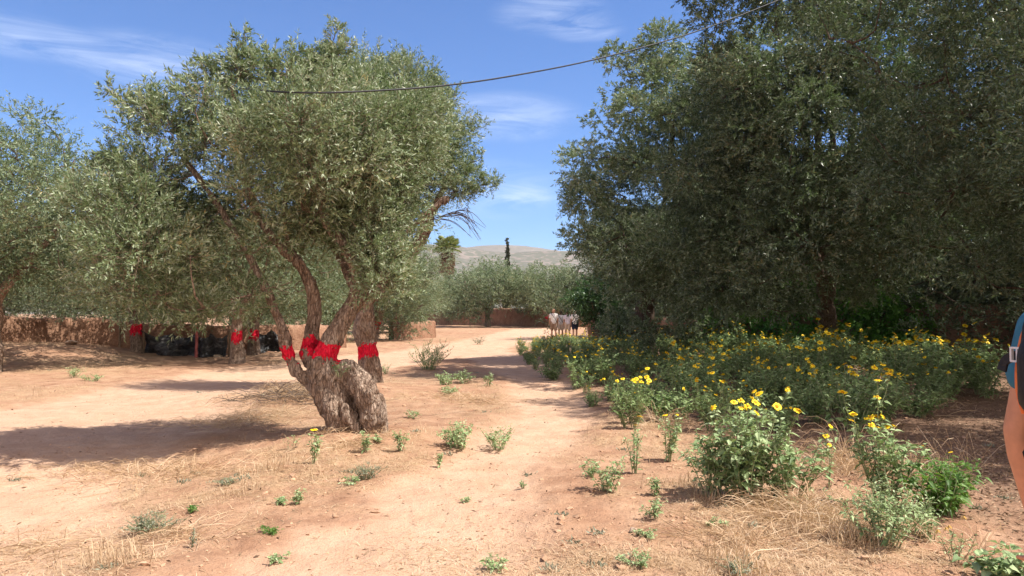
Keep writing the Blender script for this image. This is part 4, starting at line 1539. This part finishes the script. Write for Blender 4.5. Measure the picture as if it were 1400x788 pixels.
def rocks_mesh(name, pts, size, rg):
    """small uneven lumps half sunk in the ground"""
    base = np.array([(1, 0, 0), (-1, 0, 0), (0, 1, 0), (0, -1, 0), (0, 0, 1), (0, 0, -1), (.6, .6, .6), (-.6, .6, .6), (.6, -.6, .6), (-.6, -.6, .6)], float)
    tri = np.array([(4, 6, 7), (4, 7, 9), (4, 9, 8), (4, 8, 6), (0, 6, 8), (1, 9, 7), (2, 7, 6), (3, 8, 9), (0, 2, 6), (2, 1, 7), (1, 3, 9), (3, 0, 8), (5, 2, 0), (5, 1, 2), (5, 3, 1), (5, 0, 3)])
    n = len(pts)
    V = base[None] * (1 + .3 * rg.normal(size=(n, 10, 1))) * size[:, None, None] * (.6 + .6 * rg.random((n, 1, 3))) * np.array([1, 1, .65])
    V = V + pts[:, None]
    T = (np.arange(n)[:, None, None] * 10 + tri[None]).reshape(-1, 3)
    return mesh_np(name, V.reshape(-1, 3), [T])


p = scatter(11000, lambda x, y: .25 + .75 * ss(.0, .4, fbm2(x, y, 1.3, 3, 81)), 3.2, 18)
tag(obj('pebbles', rocks_mesh('pebbles', p, .004 + .011 * rg_.random(len(p)) ** 3, rg_), M['clod']), kind='stuff')
p = scatter(1100, lambda x, y: (1 - np.maximum(*path_masks(x, y))) * .8, 3.2, 14)
tag(obj('earth_clods', rocks_mesh('earth_clods', p, .010 + .026 * rg_.random(len(p)) ** 2.5, rg_), M['clod']), kind='stuff')
# fallen leaves
def litter_n(x, y):
    return np.clip(.012 + litter(x, y), 0, 1)


p = scatter(20000, litter_n, 3.2, 22)
D = rdir(rg_, len(p))
D[:, 2] = np.abs(D[:, 2]) * .25
D = nrm(D)
p[:, 2] += .003
V_, T_ = diamonds(p, D, .028 + .035 * rg_.random(len(p)), .008 + .011 * rg_.random(len(p)), rg_)
tag(obj('fallen_leaves', mesh_np('fallen_leaves', V_, [T_]), M['dead_leaf']), kind='stuff')
# sparse green sprouts
p = scatter(70, lambda x, y: (1 - .9 * np.maximum(*path_masks(x, y))) * ss(.0, .35, fbm2(x, y, .7, 3, 91)), 3.4, 20)
pp = np.repeat(p, 26, 0)
pp[:, :2] += rg_.normal(size=(len(pp), 2)) * .035
D = rdir(rg_, len(pp))
D[:, 2] = np.abs(D[:, 2]) + .2
V_, T_ = diamonds(pp, nrm(D), .02 + .035 * rg_.random(len(pp)), .008 + .01 * rg_.random(len(pp)), rg_)
tag(obj('ground_weeds', mesh_np('ground_weeds', V_, [T_]), M['weed_grey']), kind='stuff')

# dry brush and twigs
mb = MB()
cx, cy_ = gxy(395, 556)
cb_ = np.array([cx, cy_, h1(cx, cy_)])
for k in range(150):
    a = rg_.random() * 6.28
    s = rg_.normal(size=2) * np.array([.55, .3])
    b = np.array([s[0], s[1], .02 + .16 * rg_.random() * math.exp(-(s[0] / .7) ** 2)])
    l = .25 + .4 * rg_.random()
    e = b + np.array([math.cos(a) * l, math.sin(a) * l, .12 * rg_.normal()])
    e[2] = max(e[2], 0.0)
    c = spline([b, (b + e) / 2 + rg_.normal(size=3) * .04, e], .12)
    mb.tube(c, np.linspace(.006, .002, len(c)), 4, False)
o = obj('dry_twigs', mb.mesh('dry_twigs'), M['twig'])
o.location = cb_
tag(o, kind='stuff')

# ------------------------------------------------------------------ stones that can be told apart
def rock(px, py, s, label, mat='stone', seed=1, flat=.6):
    g = G(px, py)
    rg = np.random.default_rng(seed)
    bm = bmesh.new()
    bmesh.ops.create_icosphere(bm, subdivisions=3, radius=1)
    v = np.array([q.co[:] for q in bm.verts])
    pl = rdir(rg, 9)
    for d in pl:
        h_ = v @ d
        lim = .62 + .2 * rg.random()
        v = v - np.maximum(0, h_ - lim)[:, None] * d * .9
    v = v * (1 + .08 * fbm(v * 2.5, 3, seed))[:, None] * s * np.array([1.1, .85, flat])
    for q, c in zip(bm.verts, v):
        q.co = c
    me = bpy.data.meshes.new('rock')
    bm.to_mesh(me)
    bm.free()
    o = obj('rock', me, M[mat])
    o.location = (g[0], g[1], g[2] + s * flat * .3)
    o.rotation_euler = (rg.normal() * .2, rg.normal() * .2, rg.random() * 6)
    return tag(o, label, 'rock')


rock(866, 738, .034, 'pale angular stone beside a small weed on the right of the footpath', 'stone', 3)
rock(459, 712, .025, 'small reddish clod on the bare ground left of the footpath', 'clod', 4)
rock(362, 678, .03, 'reddish clod lying among weeds below the big olive trunk', 'clod', 5)
rock(767, 722, .035, 'low reddish clod in the middle of the footpath foreground', 'clod', 6, .4)
rock(457, 707, .02, 'smaller reddish clod touching the one left of the footpath', 'clod', 7)
rock(400, 655, .045, 'brown lump of earth under the flower stalk by the big olive', 'clod', 8)
rock(298, 488, .16, 'pale stones at the foot of the black plastic sheets', 'stone', 9, .5)
rock(98, 489, .28, 'pale flat stone at the foot of the left earth wall', 'stone', 10, .3)
rock(1215, 575, .06, 'small stone under the weeds at the shaded right side', 'clod', 12)

# ================================================================== PLANTS ONE CAN TELL APART
rw = np.random.default_rng(201)


def W_(px, py, label, cat='weed', **k):
    return weed(k.pop('name', 'weed'), G(px, py), label, cat, rw, **k)


GF = None
W_(1020, 692, 'big leafy sunlit weed with several yellow flowers beside the straw heap', 'flowering plant', name='flowering_weed', h=.88, spread=.42, stems=26, lps=26, L=.082, W=.048, flowers=15, side=2, fl_scale=1.3)
W_(1075, 690, 'grey leafed weed leaning out at the right of the big sunlit plant', 'flowering plant', name='flowering_weed', h=.66, spread=.34, stems=14, lps=24, L=.075, W=.04, flowers=1, side=2)
W_(975, 690, 'low leafy weed at the left foot of the big sunlit plant', 'weed', h=.5, spread=.26, stems=12, lps=22, L=.06, W=.034)
W_(1132, 668, 'slim single stalk with yellow blooms between the two big leafy weeds', 'flowering plant', name='flowering_weed', h=.50, spread=.06, stems=2, lps=18, L=.045, W=.022, flowers=3, side=1, fl_scale=1.1)
W_(1212, 690, 'leafy weed with a cluster of yellow flowers in front of the shaded ground', 'flowering plant', name='flowering_weed', h=.92, spread=.26, stems=13, lps=24, L=.074, W=.042, flowers=14, side=2, fl_scale=1.4)
W_(1288, 700, 'low dark green bush with broad leaves near the walker', 'bush', name='bush', h=.50, spread=.36, stems=20, lps=22, L=.085, W=.032, mat='weed_green', side=2, flowers=2, fl_scale=.7, droop=.5)
W_(1210, 752, 'grey green feathery weed at the edge of the straw', 'weed', h=.46, spread=.30, stems=20, lps=26, L=.045, W=.016, mat='weed', side=3)
W_(1270, 735, 'thin grey sprouts between the feathery weed and the dark bush', 'weed', h=.3, spread=.25, stems=9, lps=16, L=.045, W=.018)
W_(1308, 772, 'dry weed with faded tan flower heads at the lower right', 'weed', h=.24, spread=.16, stems=6, lps=8, L=.04, W=.015, stem='dry_stem', flowers=0)
W_(1380, 800, 'round leafed green weed cut off by the lower right corner', 'weed', h=.26, spread=.22, stems=9, lps=16, L=.07, W=.05, mat='weed')
W_(830, 682, 'branching dark stemmed weed alone at the right edge of the footpath', 'weed', h=.32, spread=.20, stems=9, lps=18, L=.045, W=.024, side=2, stem='stem')
W_(868, 655, 'upright weed with two yellow flowers beside the dark stemmed weed', 'flowering plant', name='flowering_weed', h=.46, spread=.11, stems=6, lps=18, L=.05, W=.026, flowers=2, side=1, fl_scale=1.1)
W_(806, 660, 'small sprout at the footpath edge left of the branching weed', 'weed', h=.2, spread=.1, stems=4, lps=12, L=.035, W=.02)
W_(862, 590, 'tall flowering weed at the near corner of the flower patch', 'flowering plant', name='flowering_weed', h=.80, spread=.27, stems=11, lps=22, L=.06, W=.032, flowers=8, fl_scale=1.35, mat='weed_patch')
W_(912, 632, 'slender pale weed with one yellow bloom in front of the flower patch', 'flowering plant', name='flowering_weed', h=.62, spread=.16, stems=6, lps=20, L=.055, W=.03, flowers=2, fl_scale=1.2)
W_(628, 615, 'bushy green weed on the strip between the track and the footpath', 'weed', h=.36, spread=.30, stems=13, lps=18, L=.05, W=.03)
W_(682, 612, 'spreading weed at the left verge of the footpath', 'weed', h=.34, spread=.26, stems=11, lps=16, L=.045, W=.024)
W_(600, 640, 'tiny green sprout below the bushy weed', 'weed', h=.2, spread=.06, stems=3, lps=12, L=.035, W=.02)
W_(548, 625, 'small leafy sprout right of the big olive trunk', 'weed', h=.28, spread=.10, stems=5, lps=14, L=.045, W=.026)
W_(500, 628, 'leafy sprout right at the root of the big olive', 'weed', h=.26, spread=.10, stems=4, lps=16, L=.045, W=.026)
W_(520, 618, 'low sprout at the sunny side of the big olive roots', 'weed', h=.12, spread=.10, stems=4, lps=10, L=.04, W=.024)
W_(428, 640, 'single flower stalk topped by one yellow bloom in front of the olive trunk', 'flowering plant', name='flowering_weed', h=.36, spread=.09, stems=4, lps=16, L=.05, W=.028, flowers=1, fl_scale=1.3)
W_(398, 625, 'pale dry stalk sprouting in the shade of the big trunk', 'weed', h=.3, spread=.12, stems=3, lps=6, L=.035, W=.018, stem='dry_stem')
W_(212, 722, 'low silvery scrub tuft on the bare ground at the lower left', 'scrub', name='scrub', h=.16, spread=.20, stems=26, lps=20, L=.018, W=.009, mat='weed_grey', side=2, droop=.1)
W_(193, 724, 'upright silvery sprig at the left side of the scrub tuft', 'scrub', name='scrub', h=.20, spread=.05, stems=4, lps=20, L=.018, W=.009, mat='weed_grey', side=2, droop=.1)
W_(261, 752, 'small grey upright weed right of the silvery tuft', 'weed', h=.14, spread=.04, stems=4, lps=16, L=.018, W=.010, mat='weed_grey', side=1)
W_(312, 660, 'flat grey weed lying under the shadow edge', 'scrub', name='scrub', h=.07, spread=.16, stems=14, lps=16, L=.018, W=.01, mat='weed_grey', droop=.1)
W_(500, 662, 'round grey tuft on the bank below the big olive', 'scrub', name='scrub', h=.16, spread=.15, stems=18, lps=18, L=.022, W=.009, mat='weed_grey')
W_(408, 690, 'bright green sprout left of the earth clods', 'weed', h=.13, spread=.09, stems=5, lps=12, L=.035, W=.02, mat='weed')
W_(378, 692, 'flat green rosette at the foot of the bank', 'weed', h=.05, spread=.10, stems=6, lps=9, L=.035, W=.02, mat='weed')
W_(478, 668, 'green leaf tuft on the bank near the grey tuft', 'weed', h=.08, spread=.12, stems=6, lps=9, L=.035, W=.02, mat='weed')
W_(262, 696, 'short cut green twig lying right of the silvery tuft', 'twig', name='green_twig', h=.05, spread=.09, stems=5, lps=14, L=.03, W=.012, mat='weed_green')
W_(370, 735, 'longer cut green twig lying on the bare foreground', 'twig', name='green_twig', h=.04, spread=.11, stems=6, lps=16, L=.03, W=.012, mat='weed_green')
W_(372, 765, 'flat greyish weed in the bare foreground below the green twig', 'weed', h=.05, spread=.10, stems=6, lps=10, L=.03, W=.014)
W_(680, 780, 'small weed at the bottom edge of the footpath', 'weed', h=.09, spread=.12, stems=7, lps=10, L=.032, W=.016)
W_(640, 690, 'tiny tuft on the left side of the footpath', 'weed', h=.05, spread=.07, stems=4, lps=8, L=.025, W=.014)
W_(715, 670, 'tiny upright tuft in the middle of the footpath', 'weed', h=.08, spread=.05, stems=4, lps=9, L=.025, W=.012)
W_(882, 745, 'low dark weed touching the pale angular stone', 'weed', h=.07, spread=.11, stems=7, lps=10, L=.028, W=.014)
W_(896, 720, 'grey green sprout right of the footpath in the foreground', 'weed', h=.17, spread=.12, stems=6, lps=12, L=.035, W=.018)
W_(893, 690, 'small sprout in the shadow left of the big sunlit plant', 'weed', h=.2, spread=.10, stems=4, lps=12, L=.04, W=.02)
W_(975, 730, 'flat green sprig in front of the big sunlit plant', 'weed', h=.06, spread=.10, stems=5, lps=9, L=.03, W=.016)
W_(872, 785, 'grey tuft at the bottom edge right of the footpath', 'weed', h=.10, spread=.13, stems=8, lps=12, L=.03, W=.014)
W_(1010, 790, 'silver grey tuft cut by the bottom edge', 'scrub', name='scrub', h=.10, spread=.14, stems=12, lps=14, L=.022, W=.008, mat='weed_grey')
W_(1085, 705, 'thin green blades rising from the straw heap', 'weed', h=.12, spread=.1, stems=5, lps=9, L=.03, W=.012)
W_(608, 528, 'round green weed in the distance beside the footpath shade', 'weed', h=.28, spread=.34, stems=12, lps=14, L=.06, W=.035)
W_(634, 524, 'leafy weed at the tip of the tree shade on the footpath', 'weed', h=.34, spread=.26, stems=9, lps=14, L=.06, W=.035)
W_(668, 528, 'small weed standing in the tree shade of the footpath', 'weed', h=.34, spread=.16, stems=5, lps=14, L=.06, W=.032)
W_(612, 540, 'pale low weed in front of the round green one', 'weed', h=.18, spread=.28, stems=9, lps=12, L=.05, W=.03)
W_(528, 512, 'small tuft beside the second olive trunk', 'weed', h=.3, spread=.16, stems=8, lps=14, L=.05, W=.015)
W_(562, 575, 'low grey weed on the slope right of the trunks', 'weed', h=.14, spread=.14, stems=6, lps=10, L=.04, W=.022)
W_(655, 470, 'faint dry weed beside the far bend of the track', 'weed', h=.5, spread=.5, stems=12, lps=12, L=.08, W=.03, mat='weed_grey')
W_(100, 517, 'grass tuft in the shade edge under the left frame tree', 'weed', h=.3, spread=.3, stems=10, lps=12, L=.07, W=.02)
W_(130, 521, 'low green weed right of the shaded grass tuft', 'weed', h=.2, spread=.3, stems=8, lps=10, L=.06, W=.03)
W_(450, 520, 'leafy sucker growing on the fork of the big olive trunk', 'sprout', name='sprout', h=.2, spread=.14, stems=6, lps=12, L=.04, W=.012, mat='olive')
for o in list(bpy.data.objects):
    if o.get('label', '').startswith('leafy sucker'):
        o.location = P(463, 512, Y1 - .22)
# the stiff grey shrub on the track verge
W_(586, 507, 'stiff grey green shrub of upright stems on the verge of the track', 'shrub', name='shrub', h=.80, spread=.62, stems=30, lps=26, L=.05, W=.02, mat='weed', side=2, droop=.0, up=1.2, bare=.05)

# faded heads of the dry weed
for (dx, dy, dz) in ((-.06, 0, .20), (-.035, .01, .21), (.05, .0, .27), (-.10, .02, .18)):
    me = FLOWERS[1].copy()
    me.materials.clear()
    me.materials.append(M['seedhead'])
    me.materials.append(M['seedhead'])
    par = [o for o in bpy.data.objects if o.get('label', '').startswith('dry weed with faded')][0]
    o = obj('flower', me, None, par)
    o.location = (dx, dy, dz)
    o.scale = (.8, .8, 1.6)

# ------------------------------------------------------------------ the flower patch
PATCH = [(.35, 25), (.1, 30), (.3, 36), (2.6, 38.5), (5.2, 35.5), (8.2, 30.5), (11.2, 26.5), (12.6, 22), (10.2, 16), (8.4, 12.6), (6.3, 11.2), (4.6, 9.9), (2.6, 9.6), (1.75, 10.2), (1.3, 12.5), (.95, 16), (.6, 20)]
GP = 'yellow flowered plants of the patch before the dark wall'
protos = []
for k, (h, sp, st, fl) in enumerate(((.95, .42, 13, 8), (.80, .40, 13, 6), (1.05, .36, 11, 7), (.70, .44, 14, 3), (.88, .45, 14, 6), (.6, .46, 15, 1))):
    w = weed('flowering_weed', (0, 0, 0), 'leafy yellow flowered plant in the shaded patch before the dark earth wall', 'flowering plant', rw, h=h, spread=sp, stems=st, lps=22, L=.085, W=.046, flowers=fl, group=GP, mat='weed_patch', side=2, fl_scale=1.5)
    protos.append(w)
pts = []
cy0 = 9.6 * (38 / 9.6) ** rw.random(60000)
cx0 = -1 + 13 * rw.random(60000)
ok = inpoly(cx0, cy0, PATCH)
for x, y in zip(cx0[ok], cy0[ok]):
    if len(pts) >= 298:
        break
    if x > 6.2 + .1 * (y - 10) and y < 17 and rw.random() < .5:
        continue
    md2 = .44 + .008 * y
    if all((x - a) ** 2 + (y - b) ** 2 > md2 ** 2 for a, b in pts):
        pts.append((x, y))
used = set()
for i, (x, y) in enumerate(pts):
    k = int(rw.integers(6))
    edge = 1 - .35 * math.exp(-max(0, (x - .4 - max(0, (16 - y) * .2))) / .5)
    sc = (.50 + .60 * rw.random() ** 1.3) * edge * (1 - .012 * max(0, y - 22)) * (1 + .28 * ss(3.5, 6.5, x) * ss(9, 13, y))
    loc = (x, y, h1(x, y) - .02)
    if k not in used:
        used.add(k)
        protos[k].location = loc
        protos[k].rotation_euler = (0, 0, rw.random() * 6.28)
        protos[k].scale = (sc, sc, sc)
    else:
        copy_tree(protos[k], loc, rw.random() * 6.28, sc, None, GP, (rw.normal() * .06, rw.normal() * .06))
print('patch plants', len(pts))

# ================================================================== PEOPLE
def rotz(v, a):
    v = np.asarray(v, float).copy()
    c, s = math.cos(a), math.sin(a)
    x, y = v[..., 0].copy(), v[..., 1].copy()
    v[..., 0], v[..., 1] = x * c - y * s, x * s + y * c
    return v


def hand_chains(wr, el, side, r=.0085, curl=1.0):
    """palm, four unequal curled fingers and a thumb beyond the wrist"""
    wr, el = np.asarray(wr, float), np.asarray(el, float)
    d = nrm(wr - el)
    fwd = nrm(np.array([0, 1.0, 0]) - d * d[1])
    inn = np.cross(d, fwd) * side
    ch = []
    kn = []
    for k, o in enumerate((.030, .010, -.010, -.028)):
        p0 = wr + d * .012 + fwd * o * .6
        p1 = wr + d * .088 + fwd * o
        ch.append([(*p0, .016), (*p1, .0125)])
        kn.append(p1)
    for p1, L in zip(kn, (.072, .080, .074, .058)):
        a = p1 + d * L * .5 + inn * .010 * curl
        b = a + d * L * .22 + inn * .026 * curl
        c = b - d * L * .02 + inn * .020 * curl
        ch.append([(*p1, r * 1.1), (*a, r), (*b, r * .92), (*c, r * .8)])
    t0 = wr + d * .02 + fwd * .024
    t1 = wr + d * .055 + fwd * .048 + inn * .014
    t2 = wr + d * .085 + fwd * .046 + inn * .026
    ch.append([(*t0, .015), (*t1, .0115), (*t2, .0095)])
    return ch


def person(loc, face, label, shirt, shorts, hairm, skin, voxel, H_=1.75, stride=.18, larm=None, rarm=None, sleeve=.55, short_len=.75, bag=None, cap=None):
    """standing or walking figure; local x right, y forward"""
    k = H_ / 1.75
    root = empty('person', loc, label, 'person', rz=face, sc=k)
    hipL, hipR = np.array([-.09, 0, .93]), np.array([.09, 0, .93])
    knL, knR = np.array([-.10, stride * .55 + .02, .50]), np.array([.10, -stride * .35 + .02, .50])
    anL, anR = np.array([-.10, stride, .085]), np.array([.10, -stride, .11])
    shL, shR = np.array([-.185, 0, 1.43]), np.array([.185, 0, 1.43])
    if larm is None:
        larm = (np.array([-.235, -.03, 1.15]), np.array([-.245, .08, .91]))
    if rarm is None:
        rarm = (np.array([.235, .0, 1.15]), np.array([.245, .10, .91]))
    body = []
    tor = []
    for s in (-1, 1):
        tor.append([(s * .08, 0, 1.36, .10), (s * .085, .015, 1.25, .108), (s * .062, .01, 1.10, .10), (s * .075, 0, .98, .11)])
        tor.append([(0, 0, 1.45, .06), (s * .10, -.005, 1.435, .06), (s * .175, 0, 1.425, .058)])
    tor.append([(0, 0, 1.40, .09), (0, .01, 1.2, .115), (0, 0, 1.0, .12)])
    legs = []
    for hp_, kn_, an_ in ((hipL, knL, anL), (hipR, knR, anR)):
        calf = kn_ + (an_ - kn_) * .32 + np.array([0, -.022, 0])
        legs.append([(*hp_, .098), (*(hp_ + (kn_ - hp_) * .5), .078), (*kn_, .055), (*calf, .057), (*an_, .036)])
        legs.append([(*(an_ + [0, -.03, -.035]), .038), (*(an_ + [.0, .07, -.045]), .036), (*(an_ + [0, .15, -.058]), .026)])
    arms = []
    for sh_, (el_, wr_), s in ((shL, larm, -1), (shR, rarm, 1)):
        el_, wr_ = np.asarray(el_, float), np.asarray(wr_, float)
        up_ = sh_ + (el_ - sh_) * .45
        arms.append([(*sh_, .056), (*up_, .048), (*el_, .038), (*(el_ + (wr_ - el_) * .3), .040), (*wr_, .025)])
        arms += hand_chains(wr_, el_, -s * -1)
    head = [[(0, 0, 1.44, .056), (0, .012, 1.53, .054)], [(0, .0, 1.645, .088), (0, .022, 1.60, .072), (0, .035, 1.565, .052)], [(0, -.012, 1.665, .09)],
            [(0, .088, 1.628, .010), (0, .104, 1.603, .013)], [(-.022, .088, 1.572, .008), (.022, .088, 1.572, .008)],
            [(-.086, -.005, 1.635, .014), (-.088, -.005, 1.605, .010)], [(.086, -.005, 1.635, .014), (.088, -.005, 1.605, .010)]]
    body = tor + legs + arms + head
    b = obj('body', blob(body, voxel, 2), M[skin], root)
    for s in (-1, 1):
        mb_ = MB()
        e = blob([[(s * .031, .076, 1.632, .011)]], .004, 1)
        obj('eye', e, M['hair'], root)
    grow = lambda ch, d: [[(x, y, z, r + d) for x, y, z, r in c] for c in ch]
    sl = []
    for sh_, (el_, wr_) in ((shL, larm), (shR, rarm)):
        el_ = np.asarray(el_, float)
        sl.append([(*sh_, .066), (*(sh_ + (el_ - sh_) * .4), .066), (*(sh_ + (el_ - sh_) * sleeve), .064)])
    sh_me = blob(grow(tor, .014) + sl, max(voxel, .009), 2)
    v, n = get_v(sh_me)
    fold = fbm(v * np.array([9, 9, 14]), 3, 7) * .006
    set_v(sh_me, v + n * fold[:, None])
    obj('shirt', sh_me, M[shirt], root)
    st = []
    for hp_, kn_ in ((hipL, knL), (hipR, knR)):
        e = hp_ + (kn_ - hp_) * short_len
        st.append([(*(hp_ + [0, 0, .07]), .118), (*hp_, .118), (*((hp_ + e) / 2), .105), (*e, .094)])
    st.append([(-.05, 0, 1.0, .125), (.05, 0, 1.0, .125)])
    obj('shorts', blob(st, max(voxel, .009), 2), M[shorts], root)
    hc_ = [[(0, -.022, 1.672, .097)], [(0, -.045, 1.62, .075)]] if cap is None else [[(0, -.01, 1.69, .094)], [(0, .05, 1.69, .05), (0, .12, 1.675, .03)]]
    obj('hair' if cap is None else 'cap', blob(hc_, max(voxel, .009), 2), M[hairm], root)
    for an_ in (anL, anR):
        obj('shoe', blob([[(*(an_ + [0, -.03, -.04]), .048), (*(an_ + [0, .07, -.05]), .044), (*(an_ + [0, .15, -.06]), .032)]], max(voxel, .009), 1), M['shoe'], root)
    if bag == 'strap':
        mb_ = MB()
        mb_.tube(spline([(-.14, .03, 1.49), (-.12, -.10, 1.46), (.0, -.145, 1.28), (.14, -.125, 1.06), (.19, .0, .98), (.12, .13, 1.06), (0, .15, 1.28), (-.11, .11, 1.46), (-.14, .03, 1.49)], .05), .016, 6, False)
        obj('strap', mb_.mesh('strap'), M['black_cloth'], root)
    return root


def far_person(px, Y, face, label, **k):
    x = (px - CX) / F * Y
    return person((x, Y, h1(x, Y)), face, label, voxel=.016, skin='skin_far', **k)


far_person(757, 43.0, .05, 'bald walker in a white shirt and khaki shorts, leftmost of the group', shirt='shirt_white', shorts='khaki', hairm='skin_far', H_=1.78, stride=.16, bag='strap')
far_person(766.5, 44.2, -.1, 'walker in white between the bald man and the pair, with a dark strap', shirt='shirt_grey', shorts='sand_cloth', hairm='hair', H_=1.68, stride=-.14, bag='strap')
far_person(776, 42.8, .1, 'walker in a pale lilac top and light shorts beside the one in navy shorts', shirt='shirt_lilac', shorts='sand_cloth', hairm='hair', H_=1.64, stride=.15)
far_person(786, 42.4, -.05, 'walker in white shirt and navy shorts with a strap, rightmost of the group', shirt='shirt_white', shorts='navy', hairm='hair_pale', H_=1.68, stride=-.16, bag='strap', short_len=.62)

# the walker at the right edge, seen from behind
ang = R(39.9)
dist = 2.615
turn = R(55)
wl_ = np.array([math.sin(ang) * dist, math.cos(ang) * dist])
near_p = person((wl_[0], wl_[1], h1(*wl_)), -turn, 'walker in a blue T-shirt with a black backpack, cut by the frame edge', 'shirt_blue', 'navy', 'hair', 'skin', .006, H_=1.87, stride=.14,
                larm=(np.array([-.250, -.015, 1.145]), np.array([-.230, .025, .92])), sleeve=.45)
bk = empty('backpack', (wl_[0], wl_[1], h1(*wl_)), 'black backpack with orange piping on the back of the blue T-shirt walker', 'backpack', rz=-turn, sc=1.87 / 1.75)
pk = blob([[(-.12, -.19, 1.43, .05), (-.125, -.20, 1.26, .055)], [(.12, -.19, 1.43, .05), (.125, -.20, 1.26, .055)], [(-.06, -.21, 1.47, .06), (.06, -.21, 1.47, .06)], [(0, -.23, 1.41, .09), (0, -.25, 1.27, .09)], [(-.08, -.22, 1.36, .09), (-.08, -.23, 1.27, .085)], [(.08, -.22, 1.36, .09), (.08, -.23, 1.27, .085)]], .010, 3)
obj('bag', pk, M['black_cloth'], bk)
mb = MB()
pl_ = spline([(-.17, -.19, 1.215), (-.187, -.18, 1.28), (-.182, -.175, 1.38), (-.155, -.17, 1.46), (-.08, -.175, 1.53), (.08, -.175, 1.53), (.155, -.17, 1.46), (.182, -.175, 1.38), (.187, -.18, 1.28), (.17, -.19, 1.215)], .03)
mb.tube(pl_, .007, 6)
obj('piping', mb.mesh('piping'), M['orange'], bk)
for s in (-1, 1):
    mb = MB()
    p_ = spline([(s * .10, -.15, 1.50), (s * .115, -.06, 1.535), (s * .125, .06, 1.51), (s * .14, .135, 1.40), (s * .165, .12, 1.25), (s * .19, .0, 1.14), (s * .175, -.13, 1.10)], .04)
    mb.tube(p_, .024, 8)
    obj('strap', mb.mesh('strap'), M['black_cloth'], bk)


def ribbon(mb_, pts, w, t=.003):
    """a flat webbing band standing w wide in z"""
    p_ = np.asarray(pts, float)
    tg = nrm(np.gradient(p_, axis=0))
    up = nrm(np.array([0, 0, 1.0]) - tg * tg[:, 2:3])
    nn = np.cross(tg, up)
    V = np.stack([p_ + up * w / 2 + nn * t, p_ - up * w / 2 + nn * t, p_ - up * w / 2 - nn * t, p_ + up * w / 2 - nn * t], 1).reshape(-1, 3)
    n = len(p_)
    i = np.arange(n - 1)[:, None] * 4
    j = np.arange(4)[None]
    mb_.add(V, np.stack([i + j, i + (j + 1) % 4, i + 4 + (j + 1) % 4, i + 4 + j], -1).reshape(-1, 4))
    mb_.add(V[[0, 1, 2, 3]], [(0, 1, 2, 3)])
    mb_.add(V[[-4, -3, -2, -1]], [(3, 2, 1, 0)])


mb = MB()
ribbon(mb, spline([(-.13, -.235, 1.372), (-.165, -.225, 1.366), (-.19, -.213, 1.358), (-.208, -.203, 1.346), (-.216, -.20, 1.322)], .02), .024)
obj('webbing', mb.mesh('webbing', False), M['black_cloth'], bk)
mb = MB()
for (x, z, sx, sz) in ((-.165, 1.384, .036, .005), (-.165, 1.350, .036, .005), (-.181, 1.367, .005, .036), (-.149, 1.367, .005, .036), (-.165, 1.367, .004, .030)):
    mb.box((x, -.236 + (x + .165) * -.4, z), (sx, .008, sz), -.35)
obj('buckle', mb.mesh('buckle', False), M['buckle'], bk)

# ================================================================== HAZE
HZ = bpy.data.meshes.new('haze')
bm = bmesh.new()
bmesh.ops.create_cube(bm, size=1)
bm.to_mesh(HZ)
bm.free()
m, n, out = nt('thin summer haze')
pv = node(n, 'ShaderNodeVolumePrincipled')
pv.inputs['Color'].default_value = (.86, .90, .96, 1)
pv.inputs['Density'].default_value = .00011
n.links.new(pv.outputs[0], out.inputs['Volume'])
hzo = obj('haze', HZ, m)
hzo.scale = (8800, 8800, 372)
hzo.location = (0, 0, 372 / 2 - 4)
tag(hzo, kind='stuff')
